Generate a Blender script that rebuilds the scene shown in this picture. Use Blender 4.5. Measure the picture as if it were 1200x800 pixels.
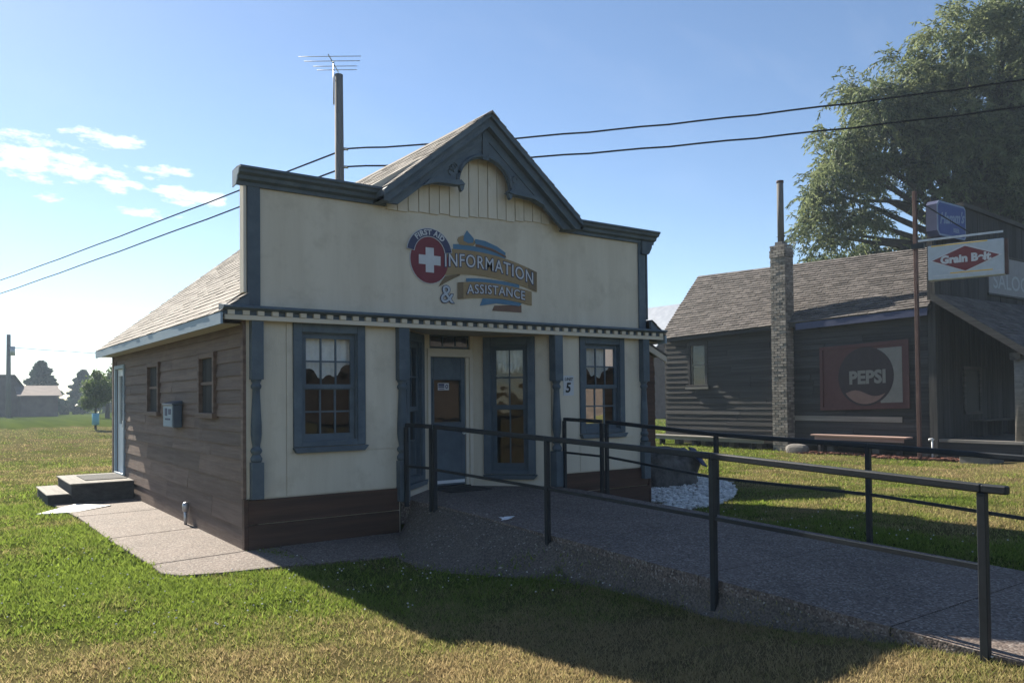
import bpy, bmesh, math, random
import numpy as np
from mathutils import Vector, Matrix, noise as mnoise
random.seed(7); RNG = np.random.default_rng(11)
for o in list(bpy.data.objects): bpy.data.objects.remove(o)
SC = bpy.context.scene; COL = SC.collection

# ------------------------------------------------------------------ camera, sky, sun, exposure
cam_d = bpy.data.cameras.new("camera"); cam = bpy.data.objects.new("camera", cam_d); COL.objects.link(cam)
CAM = Vector((-2.8764, -9.1812, 1.72))
c_r = Vector((0.81033, -0.58589, -0.01005)); c_u = Vector((-0.00394, -0.02259, 0.99974)); c_f = Vector((0.58596, 0.81008, 0.02061))
cam.matrix_world = Matrix(((c_r.x, c_u.x, -c_f.x, CAM.x), (c_r.y, c_u.y, -c_f.y, CAM.y), (c_r.z, c_u.z, -c_f.z, CAM.z), (0, 0, 0, 1)))
cam_d.sensor_width = 36.0; cam_d.lens = 933.93 / 1200 * 36; cam_d.shift_y = 45.8 / 1200
cam_d.clip_start = 0.05; cam_d.clip_end = 4000
SC.camera = cam
SUN = Vector((-0.08, 1.0, 0.66)).normalized(); EL = math.asin(SUN.z); AZ = math.atan2(SUN.x, SUN.y)
sd = bpy.data.lights.new("sun", 'SUN'); sd.energy = 5.0; sd.angle = math.radians(0.55); sd.color = (1.0, 0.92, 0.78)
so = bpy.data.objects.new("sun", sd); COL.objects.link(so); so.location = (0, 40, 40)
so.rotation_euler = (-SUN).to_track_quat('-Z', 'Y').to_euler()
W = bpy.data.worlds.new("World"); SC.world = W; W.use_nodes = True
wn, wl = W.node_tree.nodes, W.node_tree.links
for n in list(wn): wn.remove(n)
def WN(t, **k):
    n = wn.new(t)
    for a, b in k.items(): setattr(n, a, b)
    return n
def wmath(op, a, b=None, clamp=False):
    n = WN('ShaderNodeMath', operation=op, use_clamp=clamp)
    for i, v in enumerate((a, b)):
        if v is None: continue
        if isinstance(v, (int, float)): n.inputs[i].default_value = v
        else: wl.new(v, n.inputs[i])
    return n.outputs[0]
sky = WN('ShaderNodeTexSky', sky_type='NISHITA', sun_disc=False)
sky.sun_elevation = EL; sky.sun_rotation = AZ; sky.altitude = 300; sky.air_density = 0.85; sky.dust_density = 0.12; sky.ozone_density = 1.8
tc = WN('ShaderNodeTexCoord'); sx = WN('ShaderNodeSeparateXYZ'); wl.new(tc.outputs['Generated'], sx.inputs[0])
yy = wmath('MAXIMUM', sx.outputs[1], 0.05)
ca = wmath('DIVIDE', sx.outputs[0], yy); ce = wmath('DIVIDE', sx.outputs[2], yy)
cx = WN('ShaderNodeCombineXYZ'); wl.new(ca, cx.inputs[0]); wl.new(wmath('MULTIPLY', ce, 2.6), cx.inputs[1])
nz = WN('ShaderNodeTexNoise'); nz.inputs['Scale'].default_value = 26; nz.inputs['Detail'].default_value = 7; nz.inputs['Roughness'].default_value = 0.62
wl.new(cx.outputs[0], nz.inputs['Vector'])
cl = None       # fair-weather cumulus: each puff at its own azimuth and elevation, its edge broken up by noise
for a0, e0, ra, re, k in ((0.075, .262, .085, .021, 1.), (.160, .297, .040, .011, .95), (.172, .250, .032, .012, .9), (.244, .2455, .042, .0105, 1.25),
                       (.198, .220, .034, .006, .7), (.105, .224, .018, .006, .55), (.206, .263, .02, .010, .7), (.236, .273, .02, .006, .6), (.03, .288, .055, .016, .6), (-.12, .30, .09, .02, .9), (-.3, .24, .07, .015, .9), (.9, .2, .1, .012, .4)):
    dx = wmath('DIVIDE', wmath('SUBTRACT', ca, a0), ra); dy = wmath('DIVIDE', wmath('SUBTRACT', ce, e0), re)
    r2 = wmath('ADD', wmath('MULTIPLY', dx, dx), wmath('MULTIPLY', dy, dy))
    g = wmath('MULTIPLY', wmath('SUBTRACT', 1.0, wmath('MULTIPLY', r2, .5)), k)
    cl = g if cl is None else wmath('MAXIMUM', cl, g)
cm = wmath('MULTIPLY', wmath('ADD', cl, wmath('MULTIPLY', wmath('SUBTRACT', nz.outputs['Fac'], .64), 3.4)), 1.5, True)
cm = wmath('MULTIPLY', cm, .85)
nz2 = WN('ShaderNodeTexNoise'); nz2.inputs['Scale'].default_value = 3.2; nz2.inputs['Detail'].default_value = 6; wl.new(cx.outputs[0], nz2.inputs['Vector'])
veil = wmath('MULTIPLY', wmath('SUBTRACT', nz2.outputs['Fac'], .52), .12, True)
cm = wmath('MAXIMUM', cm, veil)
hsk = WN('ShaderNodeHueSaturation'); hsk.inputs['Saturation'].default_value = 1.02; wl.new(sky.outputs[0], hsk.inputs['Color'])
mx = WN('ShaderNodeMix', data_type='RGBA'); wl.new(cm, mx.inputs[0]); wl.new(hsk.outputs[0], mx.inputs[6]); mx.inputs[7].default_value = (9.2, 9.4, 9.8, 1)
bg = WN('ShaderNodeBackground'); bg.inputs[1].default_value = 0.062; wl.new(mx.outputs[2], bg.inputs[0])
wo = WN('ShaderNodeOutputWorld'); wl.new(bg.outputs[0], wo.inputs[0])
SC.view_settings.view_transform = 'Standard'; SC.view_settings.look = 'None'; SC.view_settings.gamma = 1.0; SC.view_settings.use_curve_mapping = False
SC.view_settings.exposure = 1.4
SC.render.engine = 'CYCLES'; SC.render.resolution_x = 1024; SC.render.resolution_y = 682
SC.cycles.max_bounces = 8; SC.cycles.transparent_max_bounces = 12

# ------------------------------------------------------------------ materials
def NM(name):
    m = bpy.data.materials.new(name); m.use_nodes = True
    nt = m.node_tree; b = nt.nodes['Principled BSDF']
    return m, nt, b
def node(nt, t, ins=None, **k):
    n = nt.nodes.new(t)
    for a, v in k.items(): setattr(n, a, v)
    for a, v in (ins or {}).items():
        if isinstance(v, bpy.types.NodeSocket): nt.links.new(v, n.inputs[a])
        else: n.inputs[a].default_value = v
    return n
def c4(c): return (c[0], c[1], c[2], 1)
def mixc(nt, f, a, b, bt='MIX'):
    n = node(nt, 'ShaderNodeMix', data_type='RGBA', blend_type=bt)
    for i, v in ((0, f), (6, a), (7, b)):
        if isinstance(v, bpy.types.NodeSocket): nt.links.new(v, n.inputs[i])
        elif isinstance(v, (int, float)): n.inputs[i].default_value = v
        else: n.inputs[i].default_value = c4(v)
    return n.outputs[2]
def ramp(nt, f, a, b):
    n = node(nt, 'ShaderNodeMapRange', {'Value': f, 'From Min': a, 'From Max': b}); return n.outputs[0]
def surf(name, c1, c2, scale=(3, 3, 3), rough=.75, bump=.25, fine=60., rnd=.25, dirt=None, spec=.3, metal=0., bdist=.01, contrast=(.35, .65), attr=None):
    """painted, wooden or mineral surface: two colours by stretched noise, per-piece variation, fine relief"""
    m, nt, b = NM(name); L = nt.links
    t = node(nt, 'ShaderNodeTexCoord'); mp = node(nt, 'ShaderNodeMapping', {'Vector': t.outputs['Object'], 'Scale': scale})
    oi = node(nt, 'ShaderNodeObjectInfo')
    ofs = node(nt, 'ShaderNodeVectorMath', {0: mp.outputs[0], 1: oi.outputs['Random']}, operation='ADD')
    sc = node(nt, 'ShaderNodeVectorMath', {0: (37., 17., 23.)}, operation='SCALE'); L.new(oi.outputs['Random'], sc.inputs['Scale']); L.new(sc.outputs[0], ofs.inputs[1])
    n1 = node(nt, 'ShaderNodeTexNoise', {'Vector': ofs.outputs[0], 'Scale': 1.0, 'Detail': 8.0, 'Roughness': .62})
    col = mixc(nt, ramp(nt, n1.outputs['Fac'], *contrast), c1, c2)
    if dirt:
        n3 = node(nt, 'ShaderNodeTexNoise', {'Vector': t.outputs['Object'], 'Scale': 2.1, 'Detail': 6.0, 'Roughness': .7})
        col = mixc(nt, ramp(nt, n3.outputs['Fac'], .52, .78), col, dirt)
    if rnd:
        src = oi.outputs['Random']
        if attr: src = node(nt, 'ShaderNodeAttribute', attribute_name='rnd').outputs['Fac']
        v = node(nt, 'ShaderNodeMapRange', {'Value': src, 'To Min': 1 - rnd, 'To Max': 1 + rnd}).outputs[0]
        hv = node(nt, 'ShaderNodeHueSaturation', {'Color': col, 'Value': v}); col = hv.outputs[0]
    L.new(col, b.inputs['Base Color'])
    n2 = node(nt, 'ShaderNodeTexNoise', {'Vector': mp.outputs[0], 'Scale': fine / max(scale), 'Detail': 5.0, 'Roughness': .6})
    ad = node(nt, 'ShaderNodeMath', {0: n1.outputs['Fac'], 1: n2.outputs['Fac']}, operation='ADD')
    bp = node(nt, 'ShaderNodeBump', {'Height': ad.outputs[0], 'Strength': bump, 'Distance': bdist}); L.new(bp.outputs[0], b.inputs['Normal'])
    rr = node(nt, 'ShaderNodeMapRange', {'Value': n2.outputs['Fac'], 'To Min': max(rough - .12, .05), 'To Max': min(rough + .12, 1.)}); L.new(rr.outputs[0], b.inputs['Roughness'])
    b.inputs['Specular IOR Level'].default_value = spec; b.inputs['Metallic'].default_value = metal
    return m
def glass(name, tint, reflect=1.0, wav=.012):
    m, nt, b = NM(name); nt.nodes.remove(b); out = nt.nodes['Material Output']
    t = node(nt, 'ShaderNodeTexCoord'); n = node(nt, 'ShaderNodeTexNoise', {'Vector': t.outputs['Object'], 'Scale': 5.0, 'Detail': 1.0})
    bp = node(nt, 'ShaderNodeBump', {'Height': n.outputs['Fac'], 'Strength': .25, 'Distance': wav})
    fr = node(nt, 'ShaderNodeFresnel', {'IOR': 1.62, 'Normal': bp.outputs[0]})
    gl = node(nt, 'ShaderNodeBsdfGlossy', {'Color': (1, 1, 1, 1), 'Roughness': .02, 'Normal': bp.outputs[0]})
    tr = node(nt, 'ShaderNodeBsdfTransparent', {'Color': c4(tint)})
    f = node(nt, 'ShaderNodeMath', {0: fr.outputs[0], 1: reflect}, operation='MULTIPLY', use_clamp=True)
    mxs = node(nt, 'ShaderNodeMixShader', {0: f.outputs[0], 1: tr.outputs[0], 2: gl.outputs[0]}); nt.links.new(mxs.outputs[0], out.inputs[0])
    return m
def leaf(name, c1, c2, trans=.45, rough=.55):
    """leaf: colour by the leaf's own shade value, light passing through"""
    m, nt, b = NM(name); out = nt.nodes['Material Output']
    a = node(nt, 'ShaderNodeAttribute', attribute_name='rnd'); col = mixc(nt, a.outputs['Fac'], c1, c2)
    nt.links.new(col, b.inputs['Base Color']); b.inputs['Roughness'].default_value = rough; b.inputs['Specular IOR Level'].default_value = .25
    tl = node(nt, 'ShaderNodeBsdfTranslucent'); hs = node(nt, 'ShaderNodeHueSaturation', {'Color': col, 'Value': 1.25, 'Hue': .485}); nt.links.new(hs.outputs[0], tl.inputs[0])
    mxs = node(nt, 'ShaderNodeMixShader', {0: trans, 1: b.outputs[0], 2: tl.outputs[0]}); nt.links.new(mxs.outputs[0], out.inputs[0])
    return m
def speck(name, cols, scale, rough=.85, bump=.5, stain=None):
    """exposed-aggregate concrete: pebbles of several colours in a cement bed"""
    m, nt, b = NM(name); L = nt.links
    t = node(nt, 'ShaderNodeTexCoord'); v = node(nt, 'ShaderNodeTexVoronoi', {'Vector': t.outputs['Object'], 'Scale': scale})
    r = node(nt, 'ShaderNodeValToRGB'); cr = r.color_ramp; cr.interpolation = 'CONSTANT'
    sp = node(nt, 'ShaderNodeSeparateColor', {0: v.outputs['Color']}); L.new(sp.outputs[0], r.inputs[0])
    while len(cr.elements) < len(cols): cr.elements.new(.5)
    for i, (p, c) in enumerate(cols): cr.elements[i].position = p; cr.elements[i].color = c4(c)
    n = node(nt, 'ShaderNodeTexNoise', {'Vector': t.outputs['Object'], 'Scale': 1.3, 'Detail': 7.0, 'Roughness': .65})
    k = node(nt, 'ShaderNodeMapRange', {'Value': n.outputs['Fac'], 'From Min': .3, 'From Max': .7, 'To Min': .72, 'To Max': 1.15})
    hs = node(nt, 'ShaderNodeHueSaturation', {'Color': r.outputs[0], 'Value': k.outputs[0]}); col = hs.outputs[0]
    if stain: col = mixc(nt, ramp(nt, n.outputs['Fac'], .55, .75), col, stain)
    L.new(col, b.inputs['Base Color']); b.inputs['Roughness'].default_value = rough; b.inputs['Specular IOR Level'].default_value = .35
    bp = node(nt, 'ShaderNodeBump', {'Height': v.outputs['Distance'], 'Strength': bump, 'Distance': .006}, invert=True); L.new(bp.outputs[0], b.inputs['Normal'])
    return m
M = {}
M['cream'] = surf('cream_paint', (.62, .55, .435), (.69, .62, .50), (4.5, 4.5, .45), .8, .25, 120, .03, dirt=(.52, .455, .35))
M['cream_trim'] = surf('cream_trim_paint', (.64, .57, .46), (.70, .63, .52), (3, 3, 3), .7, .15, 60, .04)
M['blue'] = surf('slate_blue_paint', (.070, .096, .120), (.098, .128, .153), (4, 4, 4), .6, .35, 50, .12, dirt=(.135, .17, .195))
M['lightblue'] = surf('pale_fascia_paint', (.26, .34, .41), (.33, .40, .46), (3, .8, 3), .6, .15, 40, .05)
M['brown_side'] = surf('brown_lap_siding', (.115, .074, .056), (.190, .128, .098), (10, .7, 16), .75, .4, 60, .2, dirt=(.19, .135, .105))
M['brown_red'] = surf('red_brown_boards', (.052, .028, .019), (.092, .048, .033), (.8, 10, 14), .7, .35, 60, .12)
M['soffit'] = surf('soffit_board', (.42, .38, .31), (.5, .45, .38), (3, 1, 3), .8, .1, 30, .03)
M['dark'] = surf('dark_interior', (.05, .045, .04), (.08, .07, .06), (2, 2, 2), .9, .1, 30, .1)
M['lace'] = surf('white_lace', (.78, .78, .76), (.9, .9, .88), (14, 14, 14), .9, .3, 60, .05)
M['glass'] = glass('old_window_glass', (.92, .94, .93), .8)
M['glass_dull'] = glass('dimmed_glass', (.35, .36, .36), .35)  # darkness of the saloon panes put into the tint and weaker mirroring
M['shingle'] = surf('asphalt_shingle_grey', (.20, .18, .165), (.27, .245, .22), (6, 6, 6), .92, .5, 200, .22, attr=True)
M['shingle2'] = surf('asphalt_shingle_brown', (.085, .075, .070), (.125, .11, .103), (5, 5, 5), .92, .5, 160, .30, attr=True)
M['steel'] = surf('dark_painted_steel', (.010, .013, .017), (.018, .023, .029), (5, 5, 5), .55, .12, 60, .05, spec=.3)
M['concrete'] = speck('exposed_aggregate_concrete', [(0, (.105, .080, .068)), (.22, (.165, .128, .108)), (.45, (.20, .158, .135)), (.66, (.13, .10, .088)), (.8, (.27, .235, .21)), (.93, (.07, .058, .052))], 66, stain=(.13, .10, .088))
M['gravelside'] = speck('rough_gravel_concrete', [(0, (.09, .073, .060)), (.3, (.125, .102, .084)), (.6, (.16, .133, .11)), (.85, (.07, .057, .047)), (.985, (.32, .30, .27))], 75, bump=.6, stain=(.085, .068, .052))
M['mat'] = surf('rubber_mat', (.022, .022, .024), (.04, .04, .042), (8, 8, 8), .9, .4, 120, .05)
M['white'] = surf('white_paint', (.74, .75, .76), (.82, .83, .83), (4, 4, 4), .5, .08, 40, .03)
M['galv'] = surf('galvanised_metal', (.42, .43, .44), (.55, .56, .57), (8, 8, 8), .4, .1, 60, .05, metal=.6)
M['mailbox'] = surf('mailbox_blue_enamel', (.045, .075, .12), (.07, .105, .155), (5, 5, 5), .4, .06, 40, .05, spec=.5)
M['greywood'] = surf('weathered_grey_boards', (.022, .022, .024), (.062, .060, .060), (9, .45, 22), .88, .55, 70, .3, dirt=(.042, .038, .034), contrast=(.3, .7))
M['greywood_v'] = surf('weathered_grey_upright_boards', (.022, .022, .022), (.055, .052, .050), (14, 14, .6), .88, .5, 70, .28)
M['greywood_x'] = surf('weathered_grey_cross_boards', (.035, .033, .031), (.085, .08, .072), (.6, 12, 14), .88, .45, 70, .2)
M['palewood'] = surf('pale_weathered_plank', (.16, .15, .135), (.26, .24, .215), (12, .6, 12), .85, .35, 60, .12)
M['pinkwood'] = surf('faded_red_plank', (.30, .19, .16), (.42, .29, .25), (12, .6, 12), .8, .3, 60, .1)
M['pole'] = surf('weathered_pole_wood', (.085, .082, .08), (.15, .145, .14), (12, 12, .5), .85, .5, 60, .1)
M['rust'] = surf('rusty_steel', (.055, .028, .024), (.095, .052, .045), (9, 9, 2), .8, .3, 60, .1, dirt=(.13, .08, .07))
M['brick'] = surf('buff_grey_brick', (.19, .165, .14), (.31, .275, .24), (3, 3, 3), .88, .5, 80, .4, attr=True)
M['mortar'] = surf('mortar', (.14, .13, .12), (.20, .185, .17), (6, 6, 6), .95, .4, 100, 0)
M['rock'] = surf('granite_boulder', (.055, .053, .05), (.16, .15, .14), (5, 5, 5), .85, .9, 40, .0, dirt=(.08, .08, .07), bdist=.03)
M['stone'] = surf('white_landscape_stone', (.50, .48, .45), (.72, .70, .66), (9, 9, 9), .8, .3, 60, .3, attr=True)
M['bark'] = surf('bark', (.020, .017, .014), (.045, .038, .032), (8, 8, 1.5), .9, .7, 30, .1)
M['mulch'] = surf('red_mulch', (.09, .035, .025), (.18, .075, .05), (9, 9, 9), .9, .4, 60, .4, attr=True)
M['metalroof'] = surf('blue_grey_metal_roof', (.20, .23, .29), (.27, .30, .36), (2, 2, 2), .45, .08, 20, .03)
M['barn'] = surf('far_barn_boards', (.10, .07, .065), (.15, .11, .10), (1, 1, 1), .9, .2, 10, .1)
M['wire'] = surf('black_cable', (.010, .011, .012), (.016, .017, .018), (3, 3, 3), 1.0, .05, 20, 0, spec=0.)
def flat(name, c, rough=.6, spec=.3): return surf(name, c, tuple(min(1, x * 1.12 + .004) for x in c), (7, 7, 7), rough, .06, 40, 0, spec=spec)
for k, c in dict(navy=(.04, .05, .11), red=(.17, .030, .042), signwhite=(.52, .53, .55), tan=(.29, .205, .105), tandark=(.17, .12, .066), ribblue=(.08, .18, .28), ribbrown=(.16, .09, .06), black=(.012, .012, .014),
                 pepsired=(.085, .034, .034), pepsidark=(.034, .022, .025), pepsigrey=(.20, .19, .175), pepsipink=(.20, .12, .10), gbwhite=(.42, .46, .50), gbred=(.17, .035, .04), gbyellow=(.75, .47, .06), hblue=(.030, .055, .20), hpale=(.17, .22, .33),
                 banner=(.20, .195, .20), bannertext=(.30, .315, .33), tube=(.16, .42, .52), litter=(.75, .75, .78), brass=(.7, .7, .66), boardwhite=(.78, .78, .75)).items(): M[k] = flat(k + '_paint', c)
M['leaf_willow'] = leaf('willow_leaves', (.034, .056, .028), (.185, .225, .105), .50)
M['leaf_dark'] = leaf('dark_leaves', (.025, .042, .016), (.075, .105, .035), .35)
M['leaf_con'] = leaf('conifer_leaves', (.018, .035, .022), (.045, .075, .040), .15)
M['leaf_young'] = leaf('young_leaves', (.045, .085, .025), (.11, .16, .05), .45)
# lawn: green to straw by the turf's own dryness (stored on the mesh)
def lawn_mat(name, trans, shade_k=1.0):
    m, nt, b = NM(name); L = nt.links; out = nt.nodes['Material Output']
    a = node(nt, 'ShaderNodeAttribute', attribute_name='dry'); r = node(nt, 'ShaderNodeAttribute', attribute_name='rnd')
    t = node(nt, 'ShaderNodeTexCoord'); n = node(nt, 'ShaderNodeTexNoise', {'Vector': t.outputs['Object'], 'Scale': 26.0, 'Detail': 8.0, 'Roughness': .75})
    n0 = node(nt, 'ShaderNodeTexNoise', {'Vector': t.outputs['Object'], 'Scale': 1.7, 'Detail': 5.0, 'Roughness': .6})
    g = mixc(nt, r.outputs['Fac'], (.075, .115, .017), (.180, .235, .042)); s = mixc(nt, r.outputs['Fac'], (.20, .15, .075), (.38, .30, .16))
    ad = node(nt, 'ShaderNodeMath', {0: n0.outputs['Fac'], 1: a.outputs['Fac']}, operation='ADD')
    f = ramp(nt, ad.outputs[0], .62, 1.38); col = mixc(nt, f, g, s)
    k = node(nt, 'ShaderNodeMapRange', {'Value': n.outputs['Fac'], 'From Min': .3, 'From Max': .7, 'To Min': .65 * shade_k, 'To Max': 1.3 * shade_k})
    hs = node(nt, 'ShaderNodeHueSaturation', {'Color': col, 'Value': k.outputs[0]}); col = hs.outputs[0]
    L.new(col, b.inputs['Base Color']); b.inputs['Roughness'].default_value = .85; b.inputs['Specular IOR Level'].default_value = .12 if trans else 0.0
    if trans:
        tl = node(nt, 'ShaderNodeBsdfTranslucent'); hb = node(nt, 'ShaderNodeHueSaturation', {'Color': col, 'Value': 1.5}); L.new(hb.outputs[0], tl.inputs[0])
        ms = node(nt, 'ShaderNodeMixShader', {0: trans, 1: b.outputs[0], 2: tl.outputs[0]}); L.new(ms.outputs[0], out.inputs[0])
    else:
        bp = node(nt, 'ShaderNodeBump', {'Height': n.outputs['Fac'], 'Strength': .9, 'Distance': .04}); L.new(bp.outputs[0], b.inputs['Normal'])
    return m
M['lawn'] = lawn_mat('lawn_turf', 0, .5); M['blades'] = lawn_mat('grass_blades', .5)  # turf colour darkened to stand in for self-shadow between blades

# ------------------------------------------------------------------ mesh helpers
class MB:
    def __init__(s, T=None): s.v = []; s.f = []; s.r = []; s.T = T; s.sm = False
    def add(s, vs, fs, r=0.5):
        b = len(s.v)
        for p in vs: s.v.append(tuple(s.T(*p)) if s.T else tuple(p)); s.r.append(r)
        for f in fs: s.f.append(tuple(b + i for i in f))
        return s
    def box(s, x0, x1, y0, y1, z0, z1, r=.5):
        return s.add([(x0, y0, z0), (x1, y0, z0), (x1, y1, z0), (x0, y1, z0), (x0, y0, z1), (x1, y0, z1), (x1, y1, z1), (x0, y1, z1)],
                     [(0, 3, 2, 1), (4, 5, 6, 7), (0, 1, 5, 4), (1, 2, 6, 5), (2, 3, 7, 6), (3, 0, 4, 7)], r)
    def hexa(s, p, r=.5):
        return s.add(p, [(0, 3, 2, 1), (4, 5, 6, 7), (0, 1, 5, 4), (1, 2, 6, 5), (2, 3, 7, 6), (3, 0, 4, 7)], r)
    def prism(s, poly, y0, y1, ax='y'):
        """outline (x,z) pulled along y (or (y,z) along x, (x,y) along z)"""
        n = len(poly); g = {'y': lambda a, b, c: (a, c, b), 'x': lambda a, b, c: (c, a, b), 'z': lambda a, b, c: (a, b, c)}[ax]
        vs = [g(a, b, y0) for a, b in poly] + [g(a, b, y1) for a, b in poly]
        fs = [tuple(range(n)), tuple(range(2 * n - 1, n - 1, -1))] + [(i, i + n, (i + 1) % n + n, (i + 1) % n) for i in range(n)]
        return s.add(vs, fs)
    def tube(s, pts, rad, n=8, r=.5, cap=True):
        pts = [Vector(p) for p in pts]; rr = rad if isinstance(rad, (list, tuple)) else [rad] * len(pts); vs = []; fs = []
        for i, p in enumerate(pts):
            d = (pts[min(i + 1, len(pts) - 1)] - pts[max(i - 1, 0)]).normalized()
            a = d.cross(Vector((0, 0, 1)) if abs(d.z) < .95 else Vector((1, 0, 0))).normalized(); b = d.cross(a)
            for k in range(n):
                t = 2 * math.pi * k / n; vs.append(tuple(p + (a * math.cos(t) + b * math.sin(t)) * rr[i]))
        for i in range(len(pts) - 1):
            for k in range(n): fs.append((i * n + k, i * n + (k + 1) % n, (i + 1) * n + (k + 1) % n, (i + 1) * n + k))
        if cap: fs += [tuple(range(n - 1, -1, -1)), tuple((len(pts) - 1) * n + k for k in range(n))]
        s.sm = True; return s.add(vs, fs, r)
    def lathe(s, x, y, prof, n=14):
        vs = []; fs = []
        for z, r in prof:
            for k in range(n): vs.append((x + r * math.cos(2 * math.pi * k / n), y + r * math.sin(2 * math.pi * k / n), z))
        for i in range(len(prof) - 1):
            for k in range(n): fs.append((i * n + k, i * n + (k + 1) % n, (i + 1) * n + (k + 1) % n, (i + 1) * n + k))
        fs += [tuple(range(n - 1, -1, -1)), tuple((len(prof) - 1) * n + k for k in range(n))]
        s.sm = True; return s.add(vs, fs)
    def bar(s, p, q, w, h, r=.5):
        """square bar from p to q, w wide, h high"""
        p, q = Vector(p), Vector(q); d = (q - p).normalized(); a = d.cross(Vector((0, 0, 1))) if abs(d.z) < .98 else Vector((1, 0, 0)); a.normalize(); b = a.cross(d)
        a *= w / 2; b *= h / 2
        return s.hexa([tuple(e + i * a + j * b) for e, i, j in ((p, -1, -1), (q, -1, -1), (q, 1, -1), (p, 1, -1), (p, -1, 1), (q, -1, 1), (q, 1, 1), (p, 1, 1))], r)
ORG = {}
def world_loc(o):
    l = Vector((0, 0, 0))
    while o is not None: l = l + Vector(o.location); o = o.parent
    return l
def part(name, mb, mat, parent=None, bevel=0., kind=None, label=None, rnd=False, loc=None):
    off = world_loc(parent) if parent is not None else Vector(loc or (0, 0, 0))
    me = bpy.data.meshes.new(name)
    v = np.array(mb.v, dtype=np.float64) - np.array(off); me.from_pydata(v.tolist(), [], mb.f); me.update()
    bm = bmesh.new(); bm.from_mesh(me); bmesh.ops.recalc_face_normals(bm, faces=bm.faces)
    bm.to_mesh(me); bm.free()
    if rnd:
        a = me.attributes.new('rnd', 'FLOAT', 'POINT'); a.data.foreach_set('value', np.array(mb.r, dtype=np.float32))
    me.materials.append(M[mat] if isinstance(mat, str) else mat)
    if mb.sm:
        me.polygons.foreach_set('use_smooth', [len(p.vertices) == 4 for p in me.polygons])
    o = bpy.data.objects.new(name, me); COL.objects.link(o)
    if parent is not None: o.parent = parent
    else: o.location = off
    if bevel:
        bv = o.modifiers.new('bevel', 'BEVEL'); bv.width = bevel; bv.segments = 1; bv.limit_method = 'ANGLE'
    if kind: o['kind'] = kind
    if label: o['label'] = label
    return o
def tag(o, label, cat, group=None):
    o['label'] = label; o['category'] = cat
    if group: o['group'] = group
    return o
def thing(name, label, cat, loc, group=None):
    o = bpy.data.objects.new(name, None); COL.objects.link(o); o.location = loc; o.empty_display_size = .2
    return tag(o, label, cat, group)
def struct(name, mb, mat, loc=(0, 0, 0), **k): return part(name, mb, mat, None, kind='structure', loc=loc, **k)
def text_mesh(body, size, bold=0., shear=0., spacing=1.0, depth=0.004):
    cu = bpy.data.curves.new('lettering', 'FONT'); cu.body = body; cu.size = size; cu.offset = bold; cu.shear = shear; cu.space_character = spacing
    cu.extrude = depth / 2; cu.align_x = 'CENTER'; cu.align_y = 'CENTER'; cu.resolution_u = 3
    o = bpy.data.objects.new('lettering', cu); COL.objects.link(o)
    dg = bpy.context.evaluated_depsgraph_get(); me = bpy.data.meshes.new_from_object(o.evaluated_get(dg))
    vs = [tuple(v.co) for v in me.vertices]; fs = [tuple(p.vertices) for p in me.polygons]
    bpy.data.objects.remove(o); bpy.data.curves.remove(cu); bpy.data.meshes.remove(me)
    return vs, fs
def lettering(name, body, size, mapf, mat, parent, bold=0., shear=0., spacing=1.0, depth=.004, xs=1.0, ys=1.0):
    vs, fs = text_mesh(body, size, bold, shear, spacing, depth); mb = MB(); mb.add([mapf(x * xs, y * ys, z) for x, y, z in vs], fs)
    return part(name, mb, mat, parent)
def holes_wall(mb, x0, x1, z0, z1, y0, y1, holes):
    xs = sorted({x0, x1, *[h[0] for h in holes], *[h[1] for h in holes]}); zs = sorted({z0, z1, *[h[2] for h in holes], *[h[3] for h in holes]})
    for a, b in zip(xs, xs[1:]):
        for c, d in zip(zs, zs[1:]):
            cxm, czm = (a + b) / 2, (c + d) / 2
            if not any(h[0] < cxm < h[1] and h[2] < czm < h[3] for h in holes): mb.box(a, b, y0, y1, c, d)
    return mb
FRONT = lambda x, y, z: (x, -y, z)           # local x along the facade, y outward, z up
LEFT = lambda x, y, z: (-y, x, z)

# ------------------------------------------------------------------ terrain
def smooth(a, b, x): t = np.clip((x - a) / (b - a), 0, 1); return t * t * (3 - 2 * t)
def gz(u, v):
    u = np.asarray(u, float); v = np.asarray(v, float)
    right = .19 * smooth(0.5, -4.5, v) * smooth(4.2, 5.2, u) * smooth(60, 14, u)
    near = .17 * smooth(-4.9, -7.2, v) * smooth(-3.5, 2.0, u) * smooth(4.6, 4.2, u)
    mid = .17 * smooth(-4.9, -7.2, v) * smooth(4.2, 4.6, u) * 0
    return np.maximum(right, near) + mid - .012
def rampz(v): return .40 if v > -.8 else .40 + .0333 * (v + .8)
_g = RNG.random((64, 64))
def vnoise(x, y):
    xi = np.floor(x).astype(int); yi = np.floor(y).astype(int); fx = x - xi; fy = y - yi; fx = fx * fx * (3 - 2 * fx); fy = fy * fy * (3 - 2 * fy)
    a = _g[xi % 64, yi % 64]; b = _g[(xi + 1) % 64, yi % 64]; c = _g[xi % 64, (yi + 1) % 64]; d = _g[(xi + 1) % 64, (yi + 1) % 64]
    return (a * (1 - fx) + b * fx) * (1 - fy) + (c * (1 - fx) + d * fx) * fy
def fbm(x, y): return (vnoise(x, y) * .5 + vnoise(x * 2.1 + 7, y * 2.1) * .3 + vnoise(x * 4.3, y * 4.3 + 3) * .2)
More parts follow.
